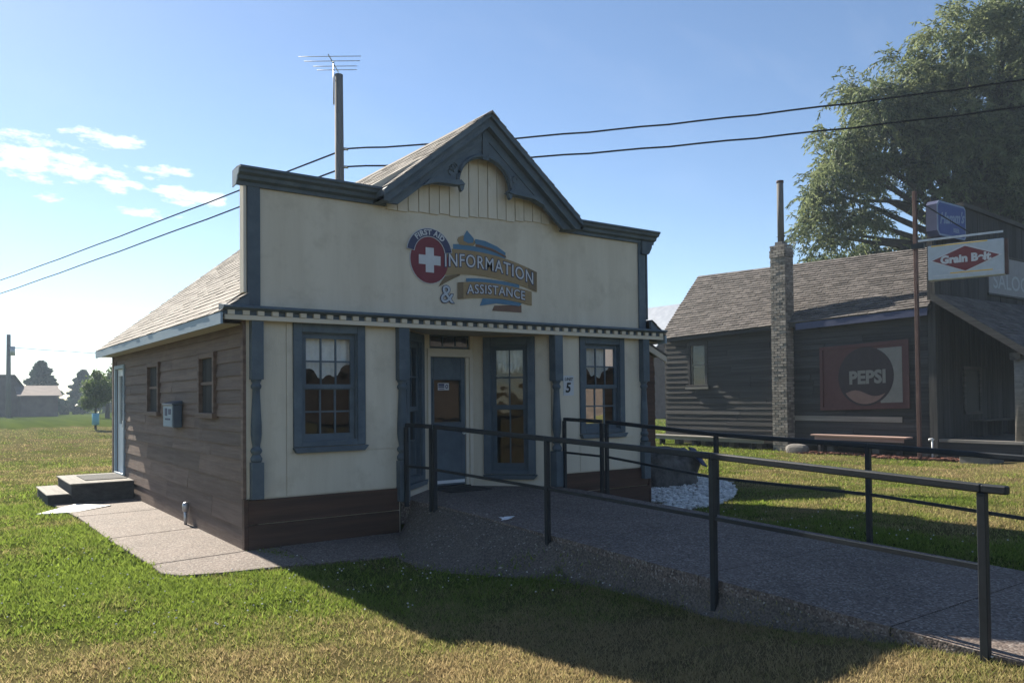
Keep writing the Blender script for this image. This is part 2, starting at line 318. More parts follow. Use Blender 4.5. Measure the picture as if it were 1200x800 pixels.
def dryness(u, v):
    """how straw-coloured the turf is: lush by the paths, dried out on the open lawn"""
    u = np.asarray(u, float); v = np.asarray(v, float)
    n1 = fbm(u * .8 + 40, v * .8 + 40) - .45; n2 = fbm(u * 2.3 + 11, v * 2.3 + 29) - .45; n3 = fbm(u * 6 + 3, v * 6 + 17) - .45
    d = .12 + .9 * n1 + .5 * n2 + .35 * n3
    d = d + .62 * smooth(-2.2, -4.6, v + .28 * u + 1.6 * n1 + .9 * n2) * smooth(3.4, 1.4, u)   # open lawn in front
    d = d - .25 * np.exp(-((u + 1.9) ** 2 + (v + .6) ** 2) / 2.4)
    d = d + .34 * smooth(5.0, 13.0, v) * smooth(60, 52, v) * smooth(14, 4, u)          # dry meadow behind
    d = d - .55 * smooth(52, 60, v)
    d = d + .34 * smooth(5.0, 7.5, u) * smooth(12, -2, v)                              # thin grass by the ramp
    d = d - .45 * smooth(1.8, 2.6, u) * smooth(-6.4, -7.0, v) * smooth(4.6, 4.4, u)
    return np.clip(d, -.2, 1.0)
def axis(lo, hi, n0, n1, step):
    a = list(np.arange(n0, n1 + 1e-6, step)); s = step; x = n1
    while x < hi: s *= 1.22; x += s; a.append(x)
    s = step; x = n0
    while x > lo: s *= 1.22; x -= s; a.insert(0, x)
    return np.array(a)
gx = axis(-1800, 1800, -8, 24, .4); gy = axis(-1800, 2500, -11, 24, .4)
UU, VV = np.meshgrid(gx, gy, indexing='ij'); ZZ = gz(UU, VV)
gme = bpy.data.meshes.new('lawn'); nx, ny = UU.shape
idx = np.arange(nx * ny).reshape(nx, ny)
qf = np.stack([idx[:-1, :-1], idx[1:, :-1], idx[1:, 1:], idx[:-1, 1:]], -1).reshape(-1, 4)
gme.from_pydata(np.stack([UU, VV, ZZ], -1).reshape(-1, 3).tolist(), [], qf.tolist())
a = gme.attributes.new('dry', 'FLOAT', 'POINT'); a.data.foreach_set('value', dryness(UU, VV).ravel().astype(np.float32))
a = gme.attributes.new('rnd', 'FLOAT', 'POINT'); a.data.foreach_set('value', RNG.random(nx * ny).astype(np.float32) * .5 + .15)
gme.materials.append(M['lawn']); gme.polygons.foreach_set('use_smooth', [True] * len(gme.polygons))
go = bpy.data.objects.new('ground', gme); COL.objects.link(go); go['kind'] = 'structure'

# side walk: three exposed-aggregate slabs along the left wall, turning the corner along the front
walk = bpy.data.objects.new('walk', None); COL.objects.link(walk); walk['kind'] = 'structure'
slabs = [[(-1.30, 6.3), (-.02, 6.3), (-.02, 4.34), (-1.17, 4.24)], [(-1.16, 4.22), (-.02, 4.32), (-.02, 2.03), (-1.13, 1.85)], [(-1.13, 1.83), (-.02, 2.01), (-.02, -.06), (-1.05, -.19)],
         [(-1.05, -.21), (-.02, -.08), (.35, -.06), (.35, -1.2), (-.05, -1.13), (-.6, -1.05), (-.93, -.93), (-1.05, -.7)], [(.37, -.04), (2.06, -.04), (2.06, -1.3), (1.2, -1.38), (.37, -1.22)]]
for pl_ in slabs: part('slab', MB().prism(pl_[::-1], -.10, .012, 'z'), 'concrete', walk, bevel=.006)
# ramp and landing
rv = [.95, -.0, -.8] + [-.8 - .62 * k for k in range(1, 15)]
ramp_o = bpy.data.objects.new('ramp', None); COL.objects.link(ramp_o); ramp_o['kind'] = 'structure'
cuts = [(.0, -1.6), (-1.612, -3.2), (-3.212, -4.8), (-4.812, -6.4), (-6.412, -8.0), (-8.012, -9.8)]
for a_, b_ in cuts:
    mb = MB(); vs = [a_ + (b_ - a_) * k / 4 for k in range(5)]; P_ = []
    if a_ == 0: vs = [0., -.3, -.6, -.8, -1.6]
    for v_ in vs:
        z_ = rampz(v_); jl = .010 * math.sin(v_ * 3.1) + .008 * math.sin(v_ * 7.7); P_ += [(2.13 + jl, v_, z_ - .5), (2.13 + jl, v_, z_), (4.53, v_, z_), (4.53, v_, z_ - .5)]
    fs = [(0, 1, 2, 3), (16, 19, 18, 17)]
    for k in range(4):
        for j in range(4): fs.append((k * 4 + j, (k + 1) * 4 + j, (k + 1) * 4 + (j + 1) % 4, k * 4 + (j + 1) % 4))
    part('slab', mb.add(P_, fs), 'concrete', ramp_o)
part('slab', MB().prism([(1.98, -.002), (4.56, -.002), (3.74, .98), (2.80, .98)], .1, .398, 'z'), 'concrete', ramp_o)
# broken apron of gravelly concrete falling from the ramp's edge to the lawn
mb = MB(); vsl = [-.0, -.35, -.7, -1.1, -1.5, -2., -2.4, -2.8, -3.2, -3.7, -4.4, -5.2, -6.0, -6.5]
outer = [1.97, 1.72, 1.50, 1.30, 1.12, 1.08, 1.20, 1.50, 1.80, 1.97, 2.00, 2.01, 2.05, 2.09]
nA = 9; V_ = []
for i, v_ in enumerate(vsl):
    for k in range(nA):
        t = k / (nA - 1); u_ = 2.15 + (outer[i] - 2.15) * t; zt = rampz(v_) - .012; zb = float(gz(u_, v_)) + .004
        sh = (1 - t) ** (1.25 if v_ > -3 else 2.5)
        n_ = .02 * (mnoise.noise((u_ * 6, v_ * 6, 0)) + .5 * mnoise.noise((u_ * 15, v_ * 15, 3))) * (1 if 0 < k < nA - 1 else 0)
        V_.append((u_, v_, zb + (zt - zb) * sh + n_ - (.02 if k == nA - 1 else 0)))
F_ = [(i * nA + k, i * nA + k + 1, (i + 1) * nA + k + 1, (i + 1) * nA + k) for i in range(len(vsl) - 1) for k in range(nA - 1)]
ap = struct('apron', MB().add(V_, F_), 'gravelside')

# ------------------------------------------------------------------ information building
BW, BD = 6.45, 8.25
B = thing('storefront_building', 'cream false-front building with slate blue trim and dark brown lap siding beside ramp', 'building', (BW / 2, BD / 2, 0))
EZ = 2.66      # wall top
# window builder --------------------------------------------------
def window(T, x0, x1, z0, z1, cas, cols, rows, root=B, mat='blue', sill=True, curtain=None, proud=.035, glassmat='glass', pane_r=None, thick=.1, sash=.055):
    mb = MB(T); zt = z1
    mb.box(x0, x0 + cas, .002, proud, z0, zt); mb.box(x1 - cas, x1, .002, proud, z0, zt); mb.box(x0 + cas, x1 - cas, .002, proud - .002, zt - cas * 1.1, zt); mb.box(x0 + cas, x1 - cas, .002, proud - .002, z0, z0 + cas * .6)
    w = part('window', mb, mat, root, bevel=.006)
    ix0, ix1, iz0, iz1 = x0 + cas, x1 - cas, z0 + cas * .6, zt - cas * 1.1
    mb = MB(T)                       # jamb lining
    for q in ((ix0 - .012, ix0 + .014, iz0, iz1), (ix1 - .014, ix1 + .012, iz0, iz1)): mb.box(q[0], q[1], -thick, .0, q[2], q[3])
    mb.box(ix0 + .014, ix1 - .014, -thick, .0, iz1 - .012, iz1 + .012); mb.box(ix0 + .014, ix1 - .014, -thick, .0, iz0 - .012, iz0 + .012); part('jamb', mb, mat, w)
    zm = (iz0 + iz1) / 2
    for si, (a, b, yo) in enumerate(((zm - sash * .4, iz1 - .012, -.028), (iz0 + .012, zm + sash * .4, -.055))):
        mb = MB(T); xa, xb = ix0 + .014, ix1 - .014; sb = sash * (1.35 if si else 1.)
        mb.box(xa, xa + sash, yo - .03, yo, a, b); mb.box(xb - sash, xb, yo - .03, yo, a, b); mb.box(xa + sash, xb - sash, yo - .029, yo - .001, b - sash, b); mb.box(xa + sash, xb - sash, yo - .029, yo - .001, a, a + sb)
        gx0, gx1, gz0, gz1 = xa + sash, xb - sash, a + sb, b - sash; mw = .02
        for k in range(1, cols): xx = gx0 + (gx1 - gx0) * k / cols; mb.box(xx - mw / 2, xx + mw / 2, yo - .026, yo - .004, gz0, gz1)
        for k in range(1, rows): zz = gz0 + (gz1 - gz0) * k / rows; mb.box(gx0, gx1, yo - .024, yo - .006, zz - mw / 2, zz + mw / 2)
        part('sash', mb, mat, w)
        for k in range(cols):
            for j in range(rows):
                pa, pb = gx0 + (gx1 - gx0) * k / cols, gx0 + (gx1 - gx0) * (k + 1) / cols; pc, pd = gz0 + (gz1 - gz0) * j / rows, gz0 + (gz1 - gz0) * (j + 1) / rows
                t1, t2 = random.uniform(-.0012, .0012), random.uniform(-.0012, .0012)
                mb = MB(T); yq = yo - .015
                mb.add([(pa, yq + t1, pc), (pb, yq - t1, pc), (pb, yq - t1 + t2, pd), (pa, yq + t1 + t2, pd)], [(0, 1, 2, 3)]); part('pane', mb, glassmat, w)
    if sill:
        mb = MB(T); mb.prism([(x0 - .01, z0 - .005), (x0 + .025, z0 - .07), (x1 - .025, z0 - .07), (x1 + .03, z0 - .005)], .002, proud + .035); part('sill', mb, mat, w, bevel=.004)
    if curtain:
        mb = MB(T); n = 34; xa, xb = ix0 + .03, ix1 - .03; V_ = []
        for k in range(n + 1):
            t = k / n; x = xa + (xb - xa) * t; y = -.13 - .012 * math.sin(t * 40) - .006 * math.sin(t * 93)
            low = curtain(t); V_ += [(x, y, iz1 - .01), (x, y - .004, iz1 - (iz1 - zm) * .45), (x, y + .003, low)]
        mb.add(V_, [(k * 3 + j, k * 3 + j + 1, k * 3 + j + 4, k * 3 + j + 3) for k in range(n) for j in range(2)]); mb.sm = True
        part('curtain', mb, 'lace', w)
    return w
# structural walls (with openings)
WL, WR = (.555, 1.48, 1.15, 2.635), (5.02, 5.945, 1.15, 2.635); ca_ = .105
hole = lambda w, c=ca_: (w[0] + c - .01, w[1] - c + .01, w[2] + c * .6 - .01, w[3] - c * 1.1 + .01)
part('front_wall', holes_wall(MB(), 0.0, 1.97, 0, EZ, .0, .14, [hole(WL)]), 'cream', B); part('front_wall', holes_wall(MB(), 4.55, BW, 0, EZ, .0, .14, [hole(WR)]), 'cream', B)
for (a, b, c, d) in ((.0, .47, .585, 2.655), (.474, 1.96, .585, 1.08), (1.49, 1.96, 1.084, 2.655), (4.56, 5.01, .585, 2.655), (5.014, 6.44, .585, 1.07), (5.955, 6.44, 1.074, 2.655), (.474, .55, 1.084, 2.655)):
    part('panel', MB(FRONT).box(a + .002, b - .002, .0015, .012, c, d), 'cream', B)
for a, b in ((.012, 1.94), (4.585, BW - .012)):
    for k in range(2): part('skirt_board', MB(FRONT).prism([(a, .005 + k * .288), (b, .005 + k * .288 + (.0)), (b, .283 + k * .288), (a, .283 + k * .288)], .004, .036 + .006 * (1 - k)), 'brown_red', B, bevel=.005)
part('corner_trim', MB().box(-.035, .010, -.044, .03, .0, .585), 'brown_red', B); part('corner_trim', MB().box(BW - .010, BW + .035, -.044, .03, .0, .585), 'brown_red', B)
part('corner_trim', MB().box(-.040, -.002, -.02, .06, .59, 2.64), 'brown_side', B)
part('side_wall', MB().box(BW - .14, BW, .14, BD, 0, EZ), 'brown_side', B); part('rear_wall', MB().box(.14, BW - .14, BD - .14, BD, 0, EZ), 'brown_side', B)
part('floor', MB().box(.14, BW - .14, .145, BD - .14, .3, .39), 'dark', B)
part('ceiling', MB().box(.14, BW - .14, .145, BD - .14, EZ - .02, EZ), 'soffit', B)
part('partition', MB().box(.14, BW - .14, 3.0, 3.1, .4, EZ - .02), 'dark', B)
# left wall: core with openings and single lap boards
SW1, SW2, SDR = (1.10, 1.86, 1.54, 2.33), (4.19, 5.03, 1.53, 2.33), (7.05, 8.02, .33, 2.40)
mb = MB(LEFT); holes_wall(mb, .0, BD, 0, EZ, -.14, -.0, [(SDR[0] + .05, SDR[1] - .05, SDR[2], SDR[3] - .05)]); part('left_wall', mb, 'brown_side', B)
zr = [.0, .255, .51, .765, 1.02]; zr += [1.02 + .1635 * k for k in range(1, 11)]
for i in range(len(zr) - 1):
    z0, z1 = zr[i], zr[i + 1]; cutv = []
    for w in (SW1, SW2, SDR):
        if z1 > w[2] + .01 and z0 < w[3] - .01: cutv.append((w[0] - .005, w[1] + .005))
    segs = []; x = .03
    for a, b in sorted(cutv): segs.append((x, a)); x = b
    segs.append((x, BD - .02))
    for a, b in segs:
        if b - a < .06: continue
        js = [a]; q = a + random.uniform(1.2, 3.4)
        while q < b - .5: js.append(q); q += random.uniform(1.6, 3.6)
        js.append(b)
        for s0, s1 in zip(js, js[1:]):
            j = random.uniform(-.003, .003); zz = z0 + (.004 if i else 0)
            mb = MB(LEFT).hexa([(s0 + .002, .001, zz), (s1 - .002, .001, zz), (s1 - .002, .030 + j, zz), (s0 + .002, .030 + j, zz), (s0 + .002, .001, z1 + .008), (s1 - .002, .001, z1 + .008), (s1 - .002, .010, z1 + .008), (s0 + .002, .010, z1 + .008)])
            part('lap_board', mb, 'brown_side', B)
part('corner_trim', MB(LEFT).box(BD - .10, BD + .01, .0, .045, 0, EZ), 'brown_side', B)
for w in (SW1, SW2):
    mb = MB(LEFT); c = .07; mb.box(w[0], w[0] + c, .0, .06, w[2], w[3]); mb.box(w[1] - c, w[1], .0, .06, w[2], w[3]); mb.box(w[0] + c, w[1] - c, .0, .058, w[3] - c, w[3]); mb.box(w[0] - .03, w[1] + .03, .0, .085, w[2] - .05, w[2] + .015)
    sw = part('window', mb, 'brown_side', B, bevel=.005, label='small brown boxed side window with a boarded pane')
    part('pane', MB(LEFT).box(w[0] + c, w[1] - c, .004, .008, w[2] + .01, w[3] - c), 'greywood_v', sw)
    mb = MB(LEFT); zc = (w[2] + w[3]) / 2; mb.box(w[0] + c, w[1] - c, .009, .03, zc - .02, zc + .02); mb.box(w[0] + c, w[0] + c + .05, .009, .028, w[2] + .015, zc - .02); mb.box(w[0] + c, w[0] + c + .05, .009, .028, zc + .02, w[3] - c); part('sash', mb, 'brown_side', sw)
# side door (pale storm door in a light frame)
mb = MB(LEFT); a, b, c, d = SDR; mb.box(a, a + .07, .0, .05, c, d); mb.box(b - .07, b, .0, .05, c, d); mb.box(a + .07, b - .07, .0, .048, d - .07, d); mb.box(a + .07, b - .07, -.1, .06, c - .02, c + .03)
sdw = part('side_door', mb, 'lightblue', B, bevel=.004)
part('door_leaf', holes_wall(MB(LEFT), a + .07, b - .07, c + .03, d - .07, -.05, -.01, [(a + .2, b - .2, c + .95, d - .2)]), 'white', sdw); part('pane', MB(LEFT).box(a + .2, b - .2, -.032, -.028, c + .95, d - .2), 'glass', sdw)
part('handle', MB(LEFT).box(a + .10, a + .14, -.01, .05, c + .9, c + 1.02), 'galv', sdw)
# alcove: two splayed walls and the door wall
def frame2(p, q):
    p, q = Vector(p), Vector(q); d = (q - p); L_ = d.length; d.normalize(); n = Vector((d.y, -d.x))   # outward to the right of travel
    return (lambda x, y, z: (p.x + d.x * x + n.x * y, p.y + d.y * x + n.y * y, z)), L_
TL, LL = frame2((1.99, .06), (2.86, .88)); TR, LR = frame2((3.68, .88), (4.52, .06))
AW = lambda L_: (L_ * .135, L_ * .80, .57, 2.62)
for T, L_, mir in ((TL, LL, True), (TR, LR, False)):
    w = AW(L_) if not mir else (L_ * .20, L_ * .865, .57, 2.62)
    mb = MB(T); holes_wall(mb, 0, L_, .38, EZ, -.1, 0, [(w[0] + .1, w[1] - .1, w[2] + .06, w[3] - .11)]); part('alcove_wall', mb, 'cream', B)
    window(T, *w, .115, 2, 2, curtain=(lambda t: 2.22 - .10 * math.cos((t - .5) * 6.2) + .05 * math.sin(t * 31)), proud=.04, sash=.06)
    part('base_trim', MB(T).box(.02, L_ - .02, .0, .022, .40, .47), 'cream_trim', B)
T, L_ = frame2((2.86, .88), (3.68, .88)); D0, D1, DZ0, DZ1 = .075, .745, .415, 2.32
mb = MB(T); holes_wall(mb, 0, L_, .38, EZ, -.1, 0, [(D0, D1, .38, DZ1), (D0 - .005, D1 + .02, 2.44, 2.645)]); part('door_wall', mb, 'cream', B)
mb = MB(T); mb.box(D0 - .05, D0, .0, .022, .40, 2.44); mb.box(D1, D1 + .05, .0, .022, .40, 2.44); mb.box(D0 - .05, D1 + .05, .0, .024, DZ1, 2.44); part('door_casing', mb, 'cream_trim', B, bevel=.004)
mb = MB(T); holes_wall(mb, D0 + .004, D1 - .06, DZ0 + .02, DZ1 - .006, -.06, -.02, [(D0 + .07, D1 - .14, 1.36, 1.98)]); door = part('front_door', mb, 'blue', B, bevel=.004, label='slate blue door with a window, brass knob and pale kick strip')
part('pane', MB(T).box(D0 + .07, D1 - .14, -.042, -.038, 1.36, 1.98), 'glass', door)
mb = MB(T); mb.box(D0 + .05, D0 + .07, -.02, -.008, 1.34, 2.0); mb.box(D1 - .14, D1 - .12, -.02, -.008, 1.34, 2.0); mb.box(D0 + .07, D1 - .14, -.02, -.008, 1.34, 1.36); mb.box(D0 + .07, D1 - .14, -.02, -.008, 1.98, 2.0); part('glazing_bead', mb, 'blue', door)
part('kick_strip', MB(T).box(D0 + .03, D1 - .08, -.02, -.012, DZ0 + .05, DZ0 + .095), 'white', door)
part('knob', MB(T).lathe(0, 0, [(0, .0)]) if False else MB().lathe(2.86 + D1 - .105, .86, [(1.17, .004), (1.178, .022), (1.195, .03), (1.212, .022), (1.22, .004)]), 'brass', door)
part('door_stop', MB(T).box(D1 - .055, D1, -.06, -.004, .42, DZ1 - .004), 'cream_trim', B)
part('threshold', MB(T).box(D0, D1, -.1, .04, .398, .425), 'greywood_x', B)
st = part('door_notice', MB(T).box(.225, .415, -.0375, -.036, 1.83, 1.935), 'signwhite', door)
for q in ((.235, .335, 1.893, 1.925), (.235, .335, 1.868, 1.886), (.24, .33, 1.843, 1.852)): part('print', MB(T).box(q[0], q[1], -.036, -.0352, q[2], q[3]), 'navy', door)
mb = MB(T); n = 14; rg = [(.375 + .024 * math.cos(2 * math.pi * k / n), 1.885 + .032 * math.sin(2 * math.pi * k / n)) for k in range(n)]; ri = [(.375 + .012 * math.cos(2 * math.pi * k / n), 1.885 + .016 * math.sin(2 * math.pi * k / n)) for k in range(n)]
mb.add([(x, -.0352, z) for x, z in rg + ri], [(k, (k + 1) % n, n + (k + 1) % n, n + k) for k in range(n)]); part('print', mb, 'navy', door)
mb = MB(T); mb.box(D0, D1 + .01, -.04, -.02, 2.445, 2.47); mb.box(D0, D1 + .01, -.04, -.02, 2.62, 2.645)
for k in range(4): x = D0 + (D1 + .01 - D0 - .02) * k / 3; mb.box(x, x + .02, -.039, -.021, 2.47, 2.62)
tr_ = part('transom', mb, 'blue', B)
for k in range(3): x = D0 + .02 + (D1 + .01 - D0 - .02) * k / 3; part('pane', MB(T).box(x, x + .2, -.032, -.029, 2.47, 2.62), 'glass', tr_)
part('alcove_ceiling', MB().prism([(1.97, .02), (4.55, .02), (3.75, .95), (2.8, .95)], EZ - .012, EZ - .001, 'z'), 'soffit', B)
# front windows
window(FRONT, *WL, ca_, 3, 2, curtain=lambda t: 1.98 + .30 * abs(t - .5) ** 1.6 * 2 - .03 * math.sin(t * 20), glassmat='glass')
window(FRONT, *WR, ca_, 3, 2, curtain=lambda t: 2.02 + .42 * abs(t - .5) ** 1.7 * 2 - .03 * math.sin(t * 24))
# turned posts
def turned(x, y, zb, zt, s, hz=None):
    mb = MB(); h = s / 2; z1 = zb + .40 if hz is None else hz; z2 = zt - .68
    mb.box(x - h, x + h, y - h, y + h, zb, z1); mb.box(x - h, x + h, y - h, y + h, z2, zt)
    b = len(mb.v); L_ = z2 - z1; pr_ = [(0, .78), (.02, .95), (.05, 1.0), (.075, .8), (.10, .62), (.115, .86), (.14, .98), (.165, .86), (.18, .64), (.21, .66), (.26, .80), (.34, .92), (.45, .90), (.62, .78), (.80, .66), (.88, .62), (.895, .82), (.92, .9), (.94, .78), (.955, .64), (.98, .84), (1, .92)]
    mb.lathe(x, y, [(z1 + t * L_, h * r) for t, r in pr_])
    o = part('turned_post', mb, 'blue', B); o.data.polygons.foreach_set('use_smooth', [False] * 12 + [True] * (len(o.data.polygons) - 14) + [False] * 2); return o
turned(.105, -.045, .585, 2.63, .135, 1.0); turned(BW - .105, -.045, .40, 2.63, .135, .98); turned(1.985, -.045, .405, 2.63, .145, .92); turned(4.54, -.045, .405, 2.63, .145, .92)
# belt cornice with dentils
U0, U1 = -.30, BW + .30
part('frieze', MB(FRONT).box(U0 + .03, U1 - .03, .10, .135, 2.622, 2.676), 'cream_trim', B, bevel=.003)
part('frieze_back', MB(FRONT).box(U0 + .03, U1 - .03, .05, .112, 2.677, 2.728), 'blue', B)
part('belt_soffit', MB(FRONT).box(U0 + .03, U1 - .03, .0, .10, 2.640, 2.655), 'soffit', B)
part('belt_crown', MB().prism([(-.0, 2.80), (-.05, 2.80), (-.20, 2.775), (-.205, 2.752), (-.18, 2.742), (-.16, 2.730), (-.0, 2.730)], U0, U1, 'x'), 'blue', B)
nd = 42
for k in range(nd):
    x = U0 + .06 + (U1 - U0 - .19) * k / (nd - 1); part('dentil', MB(FRONT).box(x, x + .075, .112, .150, 2.678, 2.7285), 'cream_trim', B)
# false front
SHZ = 4.365; RU, RZ = 3.22, 5.56; VL, VR = 1.66, 4.78; RSL0 = .80
part('false_front', MB(FRONT).prism([(0, 2.66), (BW, 2.66), (BW, SHZ), (VR + .15, SHZ), (RU, RZ - .06), (VL - .15, SHZ), (0, SHZ)], -.10, 0), 'cream', B)
for a, b in ((.015, .165), (BW - .165, BW - .015)):
    part('corner_board', MB(FRONT).box(a, b, .002, .03, 2.80, 4.20), 'blue', B, bevel=.004)
part('edge_trim', MB().box(-.03, .0, -.03, .105, 2.95, 4.22), 'cream_trim', B); part('edge_trim', MB().box(BW, BW + .03, -.03, .105, 2.95, 4.22), 'blue', B)
CP = [(.10, SHZ + .0), (-.05, SHZ + .012), (-.195, SHZ + .0), (-.20, SHZ - .025), (-.175, SHZ - .04), (-.165, SHZ - .07), (-.11, SHZ - .09), (-.10, SHZ - .13), (-.045, SHZ - .15), (-.04, SHZ - .19), (-.002, SHZ - .19), (.0, SHZ - .05), (.10, SHZ - .05)]
def cornice(a, b):
    o = part('cornice', MB().prism(CP, a, b, 'x'), 'blue', B); return o
cL = cornice(-.11, VL + .12); cR = cornice(VR - .12, BW + .17)
mb = MB().prism([(.08, 4.16), (-.04, 4.17), (-.09, 4.22), (-.10, 4.26), (-.15, 4.28), (-.16, 4.31), (-.18, 4.34), (.08, 4.355)], -.122, -.1105, 'x'); part('end_cap', mb, 'lightblue', cL)
part('bracket', MB().prism([(BW - .12, 4.21), (BW + .10, 4.21), (BW + .10, 4.12), (BW + .04, 4.02), (BW + .01, 4.0), (BW - .12, 4.0)], -.07, -.031), 'blue', cR)
# gable boards under the rake
nb = 28; x = 1.80; pitch = .157
for k in range(nb):
    a, b = x + k * pitch, x + (k + 1) * pitch - .015
    zt = min(RZ - .20 - abs((a + b) / 2 - RU) * RSL0, 5.3); zt = max(zt, 4.20); zb = 4.135 + .0020 * k * 4
    part('gable_board', MB(FRONT).box(a, b, .0015, .022 + random.uniform(-.002, .003), zb + random.uniform(-.014, .014), zt), 'cream', B)
# rake boards and roof edge
SL = (RZ - SHZ) / (RU - VL)
def rake(sgn):
    ux = VL - .06 if sgn < 0 else VR + .06; ze = RZ + .02 - RSL0 * abs(RU - ux)
    d = Vector((RU - ux, 0, RZ + .02 - ze)); 
    for nm, dz0, dz1, y0, y1 in (('rake_crown', -.055, .02, .24, .34), ('rake_board', -.18, -.057, .20, .29), ('rake_fascia', -.32, -.182, .14, .2)):
        zm_ = SHZ - .185; ul = RU + sgn * (RZ + .02 + dz0 - zm_) / RSL0; ul = max(ul, ux) if sgn < 0 else min(ul, ux)
        q_ = [(ul, max(zm_, RZ + .02 + dz0 - RSL0 * abs(RU - ul))), (RU, RZ + .02 + dz0), (RU, RZ + .02 + dz1)] + ([(ux, ze + dz1), (ux, zm_)] if ze + dz1 > zm_ + .01 else [(RU + sgn * (RZ + .02 + dz1 - zm_) / RSL0, zm_)])
        mb = MB(FRONT); mb.prism(q_, y0 if nm == 'rake_fascia' else .02, y1); part(nm, mb, 'blue', B)
rake(-1); rake(1)
# pierced ornament in the peak
pts = []; AC, AR, AZ0 = RU - .01, .41, 4.60
sl = RSL0
zl = lambda u: RZ - .28 - abs(u - RU) * sl
for s in (-1, 1):
    poly = [(AC, RZ - .34)]
    uo = AC + s * .94
    n = 12; arc = [(AC + s * AR * math.sin(t * math.pi / 2 / n), AZ0 + AR * .93 * math.cos(t * math.pi / 2 / n)) for t in range(n + 1)]
    poly = [(AC, RZ - .30)] + arc + [(AC + s * .60, AZ0 - .02), (AC + s * .80, AZ0 - .05), (uo, min(AZ0 - .06, zl(uo)))] + [(AC + s * .90, zl(AC + s * .90) + .05)]
    o_ = part('peak_panel', MB(FRONT).prism(poly, .145, .185), 'blue', B)
    part('scroll_ledge', MB(FRONT).prism([(AC + s * .36, AZ0 - .035), (AC + s * .42, AZ0 + .02), (AC + s * .62, AZ0 - .01), (AC + s * .88, AZ0 - .03), (AC + s * 1.0, AZ0 - .14), (AC + s * .8, AZ0 - .07), (AC + s * .6, AZ0 - .06), (AC + s * .45, AZ0 - .055)], .12, .25), 'blue', o_)
    part('drop', MB(FRONT).prism([(AC + s * .36, AZ0 - .03), (AC + s * .44, AZ0 - .03), (AC + s * .42, AZ0 - .11), (AC + s * .40, AZ0 - .13), (AC + s * .375, AZ0 - .10)], .17, .23), 'blue', o_)
    mb = MB(FRONT); mb.tube([(AC + s * (AR + .035) * math.sin(t * math.pi / 2 / n), .19, AZ0 + (AR + .035) * .93 * math.cos(t * math.pi / 2 / n)) for t in range(n + 1)], .028, 6); part('arch_moulding', mb, 'blue', o_)
    mb = MB(FRONT)
    for k in range(9):
        uu, zz = AC + s * random.uniform(.46, .80), AZ0 + random.uniform(.04, .34)
        if zz < zl(uu) - .04: mb.tube([(uu + .045 * math.cos(q), .188, zz + .045 * math.sin(q)) for q in np.linspace(0, 4.6, 7)], .011, 5)
    part('carving', mb, 'blue', o_)
part('king_board', MB(FRONT).prism([(AC - .05, AZ0 + AR * .93 - .02), (AC + .05, AZ0 + AR * .93 - .02), (AC + .05, RZ - .24), (AC, RZ - .19), (AC - .05, RZ - .24)], .186, .215), 'blue', B)
# roof
RV0, RV1 = -.16, BD + .12; EU, EZR = -.30, 2.70; RSL = (RZ - EZR) / (RU - EU)
part('roof_deck', MB().prism([(EU, EZR - .03), (RU, RZ - .03), (2 * RU - EU, EZR - .03), (2 * RU - EU, EZR - .07), (RU, RZ - .09), (EU, EZR - .07)], .1, RV1 - .02), 'soffit', B)
def shingle_field(mb, e0, e1, r0, r1, courses, tabs, th=.012, jit=.004):
    e0, e1, r0, r1 = (Vector(p) for p in (e0, e1, r0, r1)); nrm = (e1 - e0).cross(r0 - e0).normalized()
    if nrm.z < 0: nrm = -nrm
    P = lambda s, t: (e0 + (e1 - e0) * s) * (1 - t) + (r0 + (r1 - r0) * s) * t
    for i in range(courses):
        off = (i % 2) * .5 + random.uniform(-.12, .12)
        for k in range(-1, tabs + 1):
            s0, s1 = (k + off) / tabs, (k + off + 1) / tabs; s0, s1 = max(s0, 0) + .0006, min(s1, 1) - .0006
            if s1 - s0 < .002: continue
            t0, t1 = i / courses - random.uniform(0, .002), min((i + 1.15) / courses, 1.0); h = th + random.uniform(-jit, jit)
            a, b, c, d = P(s0, t0), P(s1, t0), P(s1, t1), P(s0, t1); up = nrm * h
            mb.hexa([tuple(q) for q in (a - nrm * .004, b - nrm * .004, c - nrm * .004, d - nrm * .004, a + up, b + up, c + nrm * .002, d + nrm * .002)], random.random())
    return mb
mb = MB(); shingle_field(mb, (EU - .02, .105, EZR), (EU - .02, RV1, EZR), (RU, .105, RZ + .02), (RU, RV1, RZ + .02), 32, 28)
for s in (-1, 1):
    ue = VL - .0 if s < 0 else VR + .0; zz_ = RZ + .045 - RSL0 * abs(RU - ue); shingle_field(mb, (ue, -.345, zz_), (ue, .105, zz_), (RU, -.345, RZ + .045), (RU, .105, RZ + .045), 13, 2)
    ue = EU - .02 if s < 0 else 2 * RU - EU + .02; um = -.001 if s < 0 else BW + .001; shingle_field(mb, (ue, -.15, EZR), (ue, .105, EZR), (um, -.15, EZR + .29 * RSL), (um, .105, EZR + .29 * RSL), 3, 1)
part('shingles', mb, 'shingle', B, kind='stuff', rnd=True)
mb = MB(); shingle_field(mb, (2 * RU - EU + .02, .105, EZR), (2 * RU - EU + .02, RV1, EZR), (RU, .105, RZ + .02), (RU, RV1, RZ + .02), 32, 28); part('shingles', mb, 'shingle', B, kind='stuff', rnd=True)
part('ridge_cap', MB().prism([(RU - .12, RZ - .06), (RU, RZ + .045), (RU + .12, RZ - .06), (RU, RZ + .01)], -.37, RV1), 'shingle', B)
